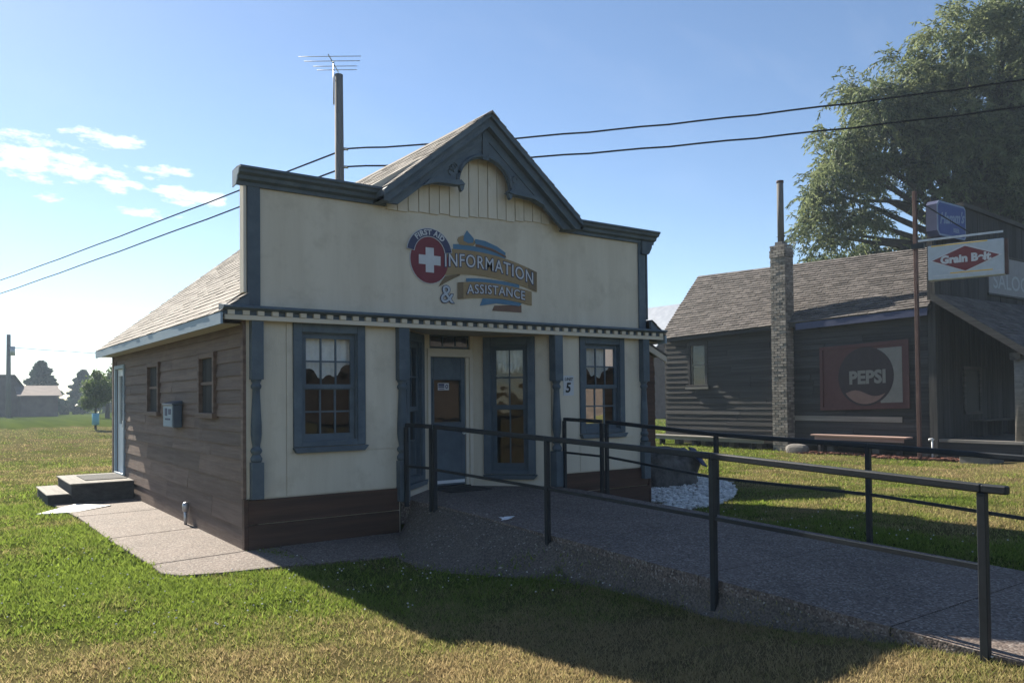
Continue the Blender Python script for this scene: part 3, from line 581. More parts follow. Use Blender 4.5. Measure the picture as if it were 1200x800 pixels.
part('fascia', MB().hexa([(EU - .025, RV0, EZR - .135), (EU + .0, RV0, EZR - .135), (EU + .0, RV1, EZR - .135), (EU - .025, RV1, EZR - .135), (EU - .025, RV0, EZR - .005), (EU + .0, RV0, EZR - .005), (EU + .0, RV1, EZR - .005), (EU - .025, RV1, EZR - .005)]), 'lightblue', B)
part('fascia', MB().box(2 * RU - EU, 2 * RU - EU + .025, RV0, RV1, EZR - .135, EZR - .005), 'lightblue', B)
part('soffit', MB().box(EU + .001, -.002, .12, RV1 - .02, EZR - .115, EZR - .10), 'soffit', B); part('soffit', MB().box(BW + .002, 2 * RU - EU - .001, .02, RV1 - .02, EZR - .115, EZR - .10), 'soffit', B)
for s in (0, 1):
    q = [(EU, EZR - .0), (EU, EZR - .02), (.0, EZR - .02), (.0, EZR + RSL * .28)]
    if s: q = [(2 * RU - x, z) for x, z in q]
    part('return_board', MB().prism(q, -.13, -.09), 'blue', B)
part('rear_gable', MB().prism([(0, EZ), (BW, EZ), (RU, RZ - .12)], BD - .1, BD - .02), 'brown_side', B)
for s in (-1, 1):
    q = [(RU, RZ - .16), (RU, RZ - .0), (RU + s * (RU - EU), EZR - .0), (RU + s * (RU - EU), EZR - .14)]; part('rear_rake', MB().prism(q, RV1 - .03, RV1), 'lightblue', B)

# things fixed to the building, each its own
def disc(cx_, cz_, rx, rz, y0, y1, n=36, a0=0, a1=2 * math.pi): return MB(FRONT).prism([(cx_ + rx * math.cos(a0 + (a1 - a0) * k / n), cz_ + rz * math.sin(a0 + (a1 - a0) * k / n)) for k in range(n)], y0, y1)
FA = thing('first_aid_sign', 'round red first aid sign with white cross under a navy lettered arch', 'sign', (2.43, -.02, 3.55))
CX, CZ = 2.425, 3.545
part('border', disc(CX, CZ, .298, .320, .002, .012), 'signwhite', FA); part('red_disc', disc(CX, CZ, .286, .308, .012, .018), 'red', FA)
mb = MB(FRONT); q = .062; L_ = .165; mb.prism([(CX - q, CZ - L_), (CX + q, CZ - L_), (CX + q, CZ - q), (CX + L_, CZ - q), (CX + L_, CZ + q), (CX + q, CZ + q), (CX + q, CZ + L_), (CX - q, CZ + L_), (CX - q, CZ + q), (CX - L_, CZ + q), (CX - L_, CZ - q), (CX - q, CZ - q)], .018, .022); part('cross', mb, 'signwhite', FA)
def band(r0, r1, a0, a1, n=26, zc=0.): return [(CX + r1 * math.cos(a0 + (a1 - a0) * k / n), CZ + zc + r1 * 1.0 * math.sin(a0 + (a1 - a0) * k / n)) for k in range(n + 1)] + [(CX + r0 * math.cos(a1 + (a0 - a1) * k / n), CZ + zc + r0 * math.sin(a1 + (a0 - a1) * k / n)) for k in range(n + 1)]
part('arch_border', MB(FRONT).prism(band(.232, .350, math.radians(8), math.radians(172), zc=.075), .018, .024), 'signwhite', FA)
part('arch', MB(FRONT).prism(band(.242, .340, math.radians(9), math.radians(171), zc=.075), .024, .028), 'navy', FA)
def arcmap(R_, zc, y):
    def f(x, yy_, z):
        th = math.pi / 2 - x / R_; r = R_ + yy_; return (CX + r * math.cos(th), -(y + z), CZ + zc + r * math.sin(th))
    return f
lettering('lettering', 'FIRST AID', .098, arcmap(.290, .075, .030), 'signwhite', FA, bold=.0035, spacing=1.12)
IS = thing('information_sign', 'painted ribbon scroll sign reading information and assistance on the cream wall', 'sign', (3.45, -.02, 3.4))
def strip(f0, f1, x0, x1, n=24): return [(x0 + (x1 - x0) * k / n, f1(x0 + (x1 - x0) * k / n)) for k in range(n + 1)] + [(x1 + (x0 - x1) * k / n, f0(x1 + (x0 - x1) * k / n)) for k in range(n + 1)]
top1 = lambda x: 3.735 - .205 * ((x - 3.02) / 1.21) ** 2 * (1 if x > 3.02 else .6) ; bot1 = lambda x: 3.405 - .155 * ((x - 3.12) / 1.08) ** 2 * (1. if x > 3.12 else 1.4)
top2 = lambda x: 3.315 - .07 * ((x - 3.3) / .8) ** 2 * (1 if x > 3.3 else 1.6); bot2 = lambda x: 3.105 - .06 * ((x - 3.45) / .65) ** 2
part('ribbon_fold', MB(FRONT).prism([(2.80, 3.70), (2.80, 3.80), (2.95, 3.81), (3.40, 3.79), (3.66, 3.70), (3.68, 3.64), (3.2, 3.72)], .002, .006), 'ribblue', IS)
part('ribbon_fold', MB(FRONT).prism([(2.90, 3.80), (2.865, 3.86), (2.88, 3.90), (2.95, 3.93), (3.12, 3.92), (3.16, 3.85), (3.12, 3.805)], .007, .010), 'tan', IS)
part('ribbon_fold', MB(FRONT).prism([(2.96, 3.86), (2.97, 3.93), (3.02, 4.01), (3.05, 3.98), (3.13, 3.91), (3.12, 3.85), (3.04, 3.835)], .010, .012), 'ribblue', IS)
part('ribbon_fold', MB(FRONT).prism([(3.14, 3.86), (3.16, 3.905), (3.32, 3.895), (3.52, 3.84), (3.67, 3.765), (3.66, 3.72), (3.44, 3.79), (3.2, 3.815)], .007, .010), 'ribblue', IS)
part('ribbon_fold', MB(FRONT).prism([(3.16, 3.83), (3.2, 3.835), (3.44, 3.80), (3.67, 3.72), (3.68, 3.69), (3.5, 3.75), (3.3, 3.79), (3.16, 3.80)], .010, .0125), 'ribbrown', IS)
part('ribbon', MB(FRONT).prism(strip(bot1, top1, 2.66, 4.22), .012, .016), 'tan', IS); part('ribbon_tail', MB(FRONT).prism([(2.56, 3.20), (2.66, 3.35), (2.9, 3.40), (2.9, 3.38), (2.7, 3.28)], .008, .012), 'tandark', IS)
part('ribbon_shade', MB(FRONT).prism([(4.06, bot1(4.06)), (4.06, top1(4.06)), (4.22, top1(4.22)), (4.20, bot1(4.20))], .016, .018), 'tandark', IS)
part('ribbon_back', MB(FRONT).prism(strip(top2, lambda x: top2(x) + .05, 3.0, 3.9), .012, .0145), 'ribblue', IS)
part('ribbon', MB(FRONT).prism(strip(bot2, top2, 2.86, 4.12), .0145, .0185), 'tan', IS)
part('ribbon_shade', MB(FRONT).prism([(2.86, bot2(2.86)), (2.86, top2(2.86)), (2.95, top2(2.95)), (2.95, bot2(2.95))], .0185, .0195), 'tandark', IS)
part('ribbon_fold', MB(FRONT).prism([(3.22, 2.985), (3.27, 3.09), (3.6, 3.105), (3.95, 3.065), (3.9, 3.02), (3.5, 3.035)], .008, .011), 'ribblue', IS)
part('ribbon_fold', MB(FRONT).prism([(3.43, 2.93), (3.47, 3.005), (3.94, 3.035), (3.94, 2.93)], .004, .0075), 'ribbrown', IS)
def curvemap(xc, zf, y): return lambda x, yy_, z: (xc + x, -(y + z), zf(xc + x) + yy_)
for bd, mt, yo in ((.010, 'navy', .021), (.0005, 'signwhite', .025)):
    lettering('lettering', 'INFORMATION', .208, curvemap(3.40, lambda x: (top1(x) + bot1(x)) / 2 + .01, yo), mt, IS, bold=bd, spacing=1.12, depth=.003, xs=.98, ys=1.18)
    lettering('lettering', 'ASSISTANCE', .165, curvemap(3.50, lambda x: (top2(x) + bot2(x)) / 2 + .002, yo + .003), mt, IS, bold=bd * .8, spacing=1.10, depth=.003, xs=1.0, ys=1.08)
    lettering('lettering', '&', .34, lambda x, y, z: (2.69 + x, -(yo - .008 + z), 3.10 + y), 'navy' if mt == 'navy' else 'gbwhite', IS, bold=bd, depth=.003)
N5 = thing('number_plate', 'small white plate with black number 5 beside the right window', 'sign', (4.795, -.02, 1.73))
part('plate', MB(FRONT).box(4.695, 4.895, .0125, .018, 1.735, 2.03), 'signwhite', N5)
lettering('lettering', '5', .20, lambda x, y, z: (4.79 + x + y * .15, -(.02 + z), 1.845 + y), 'black', N5, bold=.006, depth=.002); lettering('lettering', 'UNIT', .068, lambda x, y, z: (4.80 + x + y * .2, -(.02 + z), 1.975 + y), 'black', N5, depth=.002, bold=.001)
MBX = thing('letter_box', 'dark blue wall box with a labelled front painted pale as if lit, mounted between the side windows', 'mailbox', (-.10, 3.0, 1.34))
part('body', MB().box(-.16, -.032, 2.76, 3.36, 1.335, 1.66), 'mailbox', MBX, bevel=.012); part('lid', MB().hexa([(-.175, 2.75, 1.655), (-.03, 2.75, 1.665), (-.03, 3.37, 1.665), (-.175, 3.37, 1.655), (-.175, 2.75, 1.675), (-.03, 2.75, 1.715), (-.03, 3.37, 1.715), (-.175, 3.37, 1.675)]), 'mailbox', MBX, bevel=.004)
part('lit_front_label', MB().box(-.164, -.1605, 2.80, 3.32, 1.35, 1.63), 'lightblue', MBX)  # paper label and the skylit face, its brightness put into a pale colour
for q in ((2.86, 3.0, 1.52, 1.60), (3.08, 3.22, 1.50, 1.61), (2.9, 3.2, 1.44, 1.465)): part('slot', MB().box(-.168, -.1642, q[0], q[1], q[2], q[3]), 'navy', MBX)
CD = thing('conduit', 'short grey pipe with a capped head against the brown siding', 'pipe', (-.075, 2.41, 0))
part('pipe', MB().tube([(-.075, 2.41, -.02), (-.075, 2.41, .22)], .022, 10), 'galv', CD); part('cap', MB().lathe(-.075, 2.41, [(.19, .03), (.2, .042), (.26, .045), (.30, .04), (.315, .02), (.32, .004)]), 'galv', CD)
# side steps, white board
ST = thing('side_steps', 'two grey side-door steps like stacked flat boxes', 'steps', (-.6, 6.6, 0))
part('upper_step', MB().box(-1.02, -.05, 6.06, 7.9, -.02, .31), 'mat' if False else 'greywood', ST, bevel=.01); part('tread', MB().box(-1.04, -.05, 6.04, 7.92, .312, .335), 'palewood', ST, bevel=.005)
part('lower_step', MB().box(-1.36, -1.022, 6.10, 7.8, -.02, .15), 'greywood', ST, bevel=.01); part('tread', MB().box(-1.38, -1.042, 6.08, 7.82, .152, .172), 'palewood', ST, bevel=.005)
part('door_mat', MB().box(-.75, -.08, 6.5, 7.6, .337, .347), 'mat', ST)
tag(part('white_board', MB().hexa([(-1.62, 4.96, -.005), (-1.10, 4.80, .0), (-.55, 5.22, .014), (-1.0, 5.75, .014), (-1.62, 4.96, .012), (-1.10, 4.80, .018), (-.55, 5.22, .03), (-1.0, 5.75, .03)]), 'boardwhite', loc=(-1.1, 5.2, 0)), 'flat white board lying on the walk by the side steps', 'board')
tag(part('door_mat', MB().box(2.92, 3.62, .30, .80, .399, .413), 'mat', loc=(3.3, .5, .4), bevel=.004), 'dark rubber mat lying in front of the blue door', 'mat')
# railings
def railing(label, posts, mids, start=None, end=None):
    r = thing('handrail', label, 'railing', (posts[0][0], posts[0][1], 0), 'dark steel handrails along the ramp')
    for (u, v, zf, zt) in posts: part('post', MB().box(u - .024, u + .024, v - .024, v + .024, zf - .06, zt - .025), 'steel', r, bevel=.004)
    tops = ([start] if start else []) + [(u, v, zt) for u, v, zf, zt in posts] + ([end] if end else [])
    for a, b in zip(tops, tops[1:]): part('top_rail', MB().bar(a, b, .056, .05), 'steel', r, bevel=.008)
    for a, b in zip(mids, mids[1:]): part('mid_rail', MB().bar(a, b, .024, .03), 'steel', r)
    return r
nu, fu = 2.09, 4.62
railing('short dark handrail from turned porch post to the paired posts at the door', [(1.99, -.14, .40, 1.378), (nu, -.60, .0, 1.366)], [(1.99, -.14, .855), (nu, -.60, .85)])
railing('long near handrail of the ramp crossing in front of the door', [(nu, -.68, .0, 1.364), (nu, -2.90, .05, 1.299), (nu, -5.0, .03, 1.240), (nu, -7.0, .17, 1.160)], [(nu, -.68, .84), (nu, -2.9, .80), (nu, -5.0, .752), (nu, -7.0, .695)], end=(nu, -7.14, 1.158))
railing('short dark handrail under the right front window', [(fu, -.12, .36, 1.387), (fu, -.93, .36, 1.369)], [(fu, -.12, .90), (fu, -.93, .886)])
railing('long far handrail of the ramp beside the lawn and boulder', [(fu, -1.03, .36, 1.366), (fu, -2.93, .25, 1.252), (fu, -4.83, .19, 1.204), (fu, -6.7, .15, 1.14), (fu, -8.5, .1, 1.08)], [(fu, -1.03, .884), (fu, -2.93, .74), (fu, -4.83, .722), (fu, -6.7, .62), (fu, -8.5, .56)])
tag(part('crumpled_paper', MB().add([(2.28 + .11 * math.cos(k * 2.4) * (k % 5 + 1) / 5, -1.95 + .09 * math.sin(k * 2.4) * (k % 5 + 1) / 5, .365 + .03 * ((k * 7) % 4) / 3) for k in range(14)], [(k, (k + 1) % 14, (k + 3) % 14) for k in range(14)]), 'litter', loc=(2.28, -1.95, .36)), 'crumpled white paper lying on the edge of the ramp', 'litter')

# ------------------------------------------------------------------ boulder, stones
def blob(cx_, cy_, cz_, rx, ry, rz, seed, sub=4, amp=.25, flat_top=None):
    bm = bmesh.new(); bmesh.ops.create_icosphere(bm, subdivisions=sub, radius=1.0); mb = MB()
    vs = []
    for v in bm.verts:
        p = v.co.copy(); n = mnoise.noise(p * 1.3 + Vector((seed, 0, 0))) + .5 * mnoise.noise(p * 3.1 + Vector((0, seed, 0))) + .28 * mnoise.noise(p * 7 + Vector((0, 0, seed)))
        q = Vector((math.copysign(abs(p.x) ** .7, p.x), math.copysign(abs(p.y) ** .7, p.y), math.copysign(abs(p.z) ** .6, p.z))) * (1 + amp * n)
        z = q.z
        if flat_top is not None: z = min(z, flat_top + .08 * n)
        vs.append((cx_ + q.x * rx, cy_ + q.y * ry, cz_ + z * rz))
    mb.add(vs, [tuple(v.index for v in f.verts) for f in bm.faces]); bm.free(); return mb
BO = thing('boulder', 'large dark granite boulder with a sloping plaque on the white stones', 'boulder', (8.55, 1.55, 0))
o = part('stone', blob(8.50, 1.60, .22, .74, .50, .52, 3.3, flat_top=.92), 'rock', BO); o.data.polygons.foreach_set('use_smooth', [True] * len(o.data.polygons))
part('plaque', MB().hexa([(8.85, .93, .42), (9.10, 1.02, .36), (9.10, 1.04, .34), (8.85, .95, .40), (8.74, 1.16, .74), (8.99, 1.22, .70), (9.00, 1.25, .68), (8.75, 1.19, .72)]), 'navy', BO)
GP = [(6.5, .6), (6.5, -.45), (5.6, -.75), (5.0, -1.0), (5.3, -1.25), (6.1, -1.25), (6.9, -1.1), (7.8, -.6), (8.8, .1), (9.7, .9), (10.2, 1.7), (9.9, 2.4), (8.6, 2.9), (7.0, 2.6)]
def inside(px, py, poly):
    c = np.zeros(px.shape, bool); n = len(poly)
    for i in range(n):
        x1, y1 = poly[i]; x2, y2 = poly[i - 1]
        k = ((y1 > py) != (y2 > py)) & (px < (x2 - x1) * (py - y1) / ((y2 - y1) or 1e-9) + x1); c ^= k
    return c
struct('gravel_bed', MB().prism(GP, -.03, .012, 'z').__class__().add([(x, y, float(gz(x, y)) + .008) for x, y in GP], [tuple(range(len(GP)))]), 'gravelside')
px_ = RNG.uniform(4.9, 10.3, 9000); py_ = RNG.uniform(-1.4, 3, 9000); k = inside(px_, py_, GP); px_, py_ = px_[k][:3600], py_[k][:3600]
ico = [(0, 0, -1), (.894, 0, -.447), (.276, .851, -.447), (-.724, .526, -.447), (-.724, -.526, -.447), (.276, -.851, -.447), (.724, .526, .447), (-.276, .851, .447), (-.894, 0, .447), (-.276, -.851, .447), (.724, -.526, .447), (0, 0, 1)]
icf = [(0, 2, 1), (0, 3, 2), (0, 4, 3), (0, 5, 4), (0, 1, 5), (1, 2, 6), (2, 3, 7), (3, 4, 8), (4, 5, 9), (5, 1, 10), (1, 6, 10), (2, 7, 6), (3, 8, 7), (4, 9, 8), (5, 10, 9), (6, 7, 11), (7, 8, 11), (8, 9, 11), (9, 10, 11), (10, 6, 11)]
mb = MB()
for x, y in zip(px_, py_):
    s = random.uniform(.022, .048); a, b, c = s * random.uniform(.8, 1.4), s * random.uniform(.7, 1.1), s * random.uniform(.5, .8); t = random.uniform(0, 6.28); ct, st_ = math.cos(t), math.sin(t); z = float(gz(x, y)) + .012 + random.uniform(0, .025)
    mb.add([(x + (p[0] * a * ct - p[1] * b * st_), y + (p[0] * a * st_ + p[1] * b * ct), z + p[2] * c) for p in ico], icf, random.random())
o = tag(part('white_stones', mb, 'stone', kind='stuff', rnd=True), 'bed of white landscape stones around the dark boulder', 'gravel')

# ------------------------------------------------------------------ small gabled shed behind the right corner
SH = thing('shed', 'small dark brown gabled shed just behind the right corner of cream building', 'shed', (8.5, 5, 0))
su0, su1, sr, sv0, sv1 = 6.84, 9.86, 8.25, 3.12, 7.0
part('walls', MB().prism([(su0, 0), (su1, 0), (su1, 2.56), (sr, 3.30), (su0, 2.5)], sv0, sv1), 'brown_side', SH)
zz = 0.02
while zz < 3.1:
    a, b = su0, su1
    if zz + .19 > 2.5: a = max(su0, sr - (3.24 - zz - .19) / .44); b = min(su1, sr + (3.24 - zz - .19) / .44)
    if b - a > .2: part('lap_board', MB().hexa([(a, sv0 - .028, zz), (b, sv0 - .028, zz), (b, sv0 - .001, zz), (a, sv0 - .001, zz), (a, sv0 - .008, zz + .195), (b, sv0 - .008, zz + .195), (b, sv0 - .001, zz + .195), (a, sv0 - .001, zz + .195)]), 'brown_red', SH)
    zz += .195
for s in (-1, 1):
    ue = 10.13 if s > 0 else 6.60; ze = 2.57 if s > 0 else 2.46
    part('roof_panel', MB().prism([(ue, ze), (sr, 3.42), (sr, 3.47), (ue, ze + .05)], sv0 - .14, sv1 + .1), 'shingle2', SH)
    part('rake_board', MB().prism([(ue, ze - .13), (sr, 3.29), (sr, 3.418), (ue, ze - .002)], sv0 - .13, sv0 - .10), 'soffit', SH)

# ------------------------------------------------------------------ old saloon building
SA = thing('saloon_building', 'old grey weathered clapboard building with brick chimney and brown shingle roof', 'building', (22, 5, 0))
wu = 18.5; v0, v1 = 1.35, 10.9
T2 = lambda x, y, z: (wu - y, x, z)
SWN = (8.93, 9.82, 1.98, 3.55)
part('side_wall', holes_wall(MB(T2), v0, v1, .36, 3.95, -.15, 0, [(SWN[0] + .12, SWN[1] - .12, SWN[2] + .1, SWN[3] - .12)]), 'greywood', SA)
zz = .36; i = 0
while zz < 3.86:
    h = .178; cutv = [(SWN[0], SWN[1])] if (zz + h > SWN[2] and zz < SWN[3]) else []
    x = v0 + .12; segs = []
    for a, b in cutv: segs.append((x, a)); x = b
    segs.append((x, v1))
    for a, b in segs:
        js = [a]; q = a + random.uniform(1.5, 4.5)
        while q < b - .8: js.append(q); q += random.uniform(2, 5)
        js.append(b)
        for s0, s1 in zip(js, js[1:]):
            j = random.uniform(-.004, .008); sag = random.uniform(-.008, .008)
            pale = (i in (3,) and 2.3 < (s0 + s1) / 2 < 6)
            o = part('lap_board', MB(T2).hexa([(s0 + .004, .001, zz), (s1 - .004, .001, zz + sag), (s1 - .004, .03 + j, zz + sag), (s0 + .004, .03 + j, zz), (s0 + .004, .001, zz + h), (s1 - .004, .001, zz + h), (s1 - .004, .008, zz + h), (s0 + .004, .008, zz + h)]), 'greywood', SA)
    zz += h; i += 1
part('patch_board', MB(T2).box(2.2, 5.55, .034, .05, .92, 1.07), 'palewood', SA)
part('sill_beam', MB(T2).box(v0, v1 + .1, -.1, .05, .18, .355), 'greywood', SA)
for v_ in (1.6, 3.0, 4.4, 6.9, 8.0, 9.2, 10.4): part('pier', MB(T2).box(v_ - .1, v_ + .1, -.25, .0, -.05, .178), 'mortar', SA)
part('crawl_back', MB(T2).box(v0, v1, -.9, -.8, -.05, .36), 'dark', SA)
# window in the side wall
mb = MB(T2); a, b, c, d = SWN; mb.box(a, a + .12, .0, .05, c, d); mb.box(b - .12, b, .0, .05, c, d); mb.box(a + .12, b - .12, .0, .048, d - .12, d); mb.box(a - .05, b + .05, .0, .09, c, c + .1)
w2 = part('window', mb, 'greywood', SA, bevel=.006); zc = (c + d) / 2
mb = MB(T2); mb.box(a + .12, b - .12, -.06, -.02, zc - .03, zc + .03); mb.box(a + .12, a + .17, -.06, -.022, c + .1, d - .12); mb.box(b - .17, b - .12, -.06, -.022, c + .1, d - .12); part('sash', mb, 'palewood', w2)
part('pane', MB(T2).box(a + .17, b - .17, -.045, -.042, c + .1, zc - .03), 'glass_dull', w2); part('pane', MB(T2).box(a + .17, b - .17, -.045, -.042, zc + .03, d - .12), 'glass_dull', w2)
part('sill', MB(T2).box(a - .06, b + .06, .05, .11, c - .05, c + .02), 'palewood', w2)
part('window_backing', MB().box(19.6, 19.7, v0, v1, .4, 3.9), 'dark', SA)  # unseen dark wall added to keep the side window from looking bright
# roof
e0, e1, r0, r1 = (18.22, v1 + .05, 3.74), (18.22, v0 - .02, 3.98), (20.4, v1 + .05, 6.20), (20.4, v0 - .02, 5.90)
mb = MB(); shingle_field(mb, e0, e1, r0, r1, 27, 34, .030, .008); part('shingles', mb, 'shingle2', SA, kind='stuff', rnd=True)
q = [Vector(p) for p in (e0, e1, r1, r0)]; dz = Vector((.02, 0, -.06)); part('roof_deck', MB().hexa([tuple(p + dz * 2) for p in q] + [tuple(p + dz * .4) for p in q]), 'greywood', SA)
part('rear_slope', MB().hexa([(20.4, v1 + .05, 6.12), (20.4, v0, 5.82), (22.6, v0, 3.9), (22.6, v1 + .05, 3.7), (20.4, v1 + .05, 6.19), (20.4, v0, 5.89), (22.6, v0, 3.97), (22.6, v1 + .05, 3.77)]), 'shingle2', SA)
part('gable_end', MB().prism([(18.5, .36), (22.4, .36), (22.4, 3.8), (20.4, 6.05), (18.5, 3.9)], v1 - .05, v1 + .02), 'greywood', SA)
part('eave_board', MB().hexa([(18.21, 5.3, 3.66), (18.25, 5.3, 3.66), (18.25, v0, 3.76), (18.21, v0, 3.76), (18.21, 5.3, 3.855), (18.25, 5.3, 3.855), (18.25, v0, 3.955), (18.21, v0, 3.955)]), 'navy', SA)
part('eave_board', MB().hexa([(18.22, 6.2, 3.72), (18.25, 6.2, 3.72), (18.25, v1, 3.62), (18.22, v1, 3.62), (18.22, 6.2, 3.80), (18.25, 6.2, 3.80), (18.25, v1, 3.70), (18.22, v1, 3.70)]), 'greywood', SA)
# chimney: single bricks
CH = part('chimney', MB().box(18.12, 18.55, 5.58, 6.08, -.05, 6.22), 'mortar', SA)
mb = MB(); zz = 0.0; bi = 0
while zz < 6.25:
    gr = .028 if 5.9 < zz < 6.15 else 0
    for side in range(3):
        x = -.11 if bi % 2 else 0.
        Ls = .54 if side == 0 else .42
        while x < Ls:
            a, b = max(x, 0) + .006, min(x + .205, Ls) - .006
            if b - a > .03:
                d_ = random.uniform(.008, .02) + gr; rr_ = random.random()
                if side == 0: mb.box(18.12 - d_, 18.13, 5.56 + a, 5.56 + b, zz + .007, zz + .071, rr_)
                elif side == 1: mb.box(18.11 + a, 18.11 + b, 5.58 - d_, 5.59, zz + .007, zz + .071, rr_)
                else: mb.box(18.11 + a, 18.11 + b, 6.07, 6.08 + d_, zz + .007, zz + .071, rr_)
            x += .215
    zz += .078; bi += 1
part('bricks', mb, 'brick', CH, kind='stuff', rnd=True)
part('flue_base', MB().box(18.18, 18.44, 5.70, 5.96, 6.2, 6.42), 'mortar', CH); part('flue_pipe', MB().tube([(18.31, 5.83, 6.35), (18.31, 5.83, 8.28)], .10, 14), 'pole', CH); part('flue_rim', MB().tube([(18.31, 5.83, 8.26), (18.31, 5.83, 8.33)], .11, 14), 'rust', CH)
# false front and porch
x = 18.46
while x < 28:
    w_ = random.uniform(.17, .24); top = 6.95 - (x - 20.2) * .045 if x > 20.2 else 6.9
    part('front_board', MB().box(x, x + w_ - .008, v0 - .04 + random.uniform(-.008, .004), v0, .45, top - random.uniform(0, .03)), 'greywood_v', SA); x += w_
part('front_core', MB().box(18.48, 28, v0 + .002, v0 + .1, .45, 6.6), 'greywood_v', SA)
part('parapet_cap', MB().hexa([(20.1, v0 - .12, 6.86), (28, v0 - .12, 6.50), (28, v0 + .1, 6.50), (20.1, v0 + .1, 6.86), (20.1, v0 - .12, 6.98), (28, v0 - .12, 6.62), (28, v0 + .1, 6.62), (20.1, v0 + .1, 6.98)]), 'greywood_x', SA)
part('corner_post', MB().box(18.40, 18.62, v0 - .12, v0 + .08, .0, 4.9), 'greywood_v', SA)
part('porch_floor', MB().box(18.46, 28, -.72, v0 - .05, .44, .50), 'greywood_x', SA); part('porch_sill', MB(T2).box(-.75, v0 - .13, -.06, .05, .20, .435), 'greywood', SA); part('porch_skirt', MB(T2).box(-.75, v0 - .13, -.05, .0, -.02, .195), 'dark', SA)
part('porch_edge', MB(T2).box(-.8, v0 - .13, -.08, .08, .437, .515), 'palewood', SA, bevel=.006)
part('porch_front_sill', MB().box(18.46, 28, -.80, -.74, .0, .44), 'greywood_x', SA)
mb = MB(); shingle_field(mb, (18.32, -1.0, 2.70), (28, -1.0, 2.70), (18.32, v0 - .05, 4.34), (28, v0 - .05, 4.34), 17, 32, .016, .007); part('shingles', mb, 'shingle2', SA, kind='stuff', rnd=True)
part('porch_deck', MB(lambda x, y, z: (y, x, z)).prism([(-.98, 2.60), (-.98, 2.69), (v0 - .05, 4.32), (v0 - .05, 4.23)], 18.36, 28), 'greywood', SA)
part('porch_rake', MB(lambda x, y, z: (y, x, z)).prism([(-1.02, 2.50), (-1.02, 2.70), (v0 - .05, 4.35), (v0 - .05, 4.15)], 18.30, 18.345), 'greywood', SA)
for u_ in (18.62, 22.2, 25.8): part('porch_post', MB().tube([(u_, -.66, .5), (u_ + .01, -.66, 1.6), (u_, -.66, 2.55)], [.125, .115, .12], 10), 'palewood', SA)
part('porch_beam', MB().box(18.38, 28, -.78, -.54, 2.50, 2.68), 'greywood_x', SA)
mb = MB(); mb.box(20.0, 20.1, v0 - .09, v0 - .045, 1.2, 2.45); mb.box(20.9, 21.0, v0 - .09, v0 - .045, 1.2, 2.45); mb.box(20.1, 20.9, v0 - .09, v0 - .045, 2.35, 2.45); mb.box(20.0, 21.0, v0 - .11, v0 - .045, 1.12, 1.2); pw = part('window', mb, 'greywood_x', SA)
part('pane', MB().box(20.1, 20.9, v0 - .06, v0 - .052, 1.2, 2.35), 'black', pw)  # opaque black stands in for unlit glass, so nothing bright reflects
# benches and small things around the old building
def bench(label, v_a, v_b, u_a, u_b, zt, mt, legs):
    r = thing('bench', label, 'bench', ((u_a + u_b) / 2, (v_a + v_b) / 2, 0)); part('seat', MB().box(u_a, u_b, v_a, v_b, zt - .045, zt), mt, r, bevel=.006)
    part('apron', MB().box(u_a + .05, u_a + .08, v_a + .1, v_b - .1, zt - .15, zt - .046), mt, r)
    for v_ in legs: part('leg', MB().box(u_a + .08, u_b - .08, v_ - .035, v_ + .035, -.03, zt - .046), 'greywood_v', r)
bench('long plank bench with a pale sunlit top below the soft drink sign', 1.83, 4.68, 17.95, 18.30, .545, 'pinkwood', (2.1, 4.45))
bench('low dark plank ledge along the wall left of the brick chimney', 6.3, 11.4, 18.0, 18.38, .335, 'palewood', (6.9, 8.0, 9.3, 10.8))
r = thing('bench', 'plain wooden bench standing on the dark porch', 'bench', (21.5, v0 - .25, .5)); part('seat', MB().box(20.2, 22.6, v0 - .48, v0 - .12, .93, .97), 'greywood_x', r)
for u_ in (20.35, 21.4, 22.45): part('leg', MB().box(u_ - .03, u_ + .03, v0 - .44, v0 - .16, .502, .928), 'greywood_v', r)
tag(part('stone_block', blob(17.75, 5.0, .08, .16, .36, .17, 8.1, 3, .12), 'mortar', loc=(17.75, 5.0, 0)), 'rough pale stone block on the ground right of the brick chimney', 'stone')
SP = thing('spigot', 'thin white standpipe spigot between bench and porch', 'spigot', (18.2, 1.22, 0)); part('pipe', MB().tube([(18.15, 1.25, -.02), (18.15, 1.25, .5)], .022, 8), 'white', SP); part('head', MB().tube([(18.10, 1.32, .50), (18.15, 1.25, .52), (18.17, 1.22, .49)], .026, 8), 'white', SP)
SB = thing('step_block', 'low pale concrete step in front of the porch', 'step', (17.8, -.05, 0)); part('step', MB().box(17.5, 18.25, -.42, .28, -.02, .17), 'mortar', SB, bevel=.01); part('slab', MB().box(17.46, 18.28, -.46, .32, .172, .215), 'palewood', SB, bevel=.008)
mb = MB(); n = 2600; xs_ = RNG.uniform(17.35, 18.45, n); ys_ = RNG.uniform(.35, 5.3, n)
for x, y in zip(xs_, ys_):
    if x < 17.5 + .2 * math.sin(y * 2.3) + .10 * (y - .3) * .5: continue
    t = random.uniform(0, 6.28); l, w_ = random.uniform(.03, .08), random.uniform(.012, .03); c, s = math.cos(t), math.sin(t); z = random.uniform(.0, .035)
    mb.add([(x + c * l - s * w_, y + s * l + c * w_, z + random.uniform(-.02, .03)), (x - c * l - s * w_, y - s * l + c * w_, z + .01), (x - c * l + s * w_, y - s * l - c * w_, z), (x + c * l + s * w_, y + s * l - c * w_, z + .02)], [(0, 1, 2, 3)], random.random())
tag(part('mulch', mb, 'mulch', kind='stuff', rnd=True), 'red-brown wood chip mulch along the old wall', 'mulch')
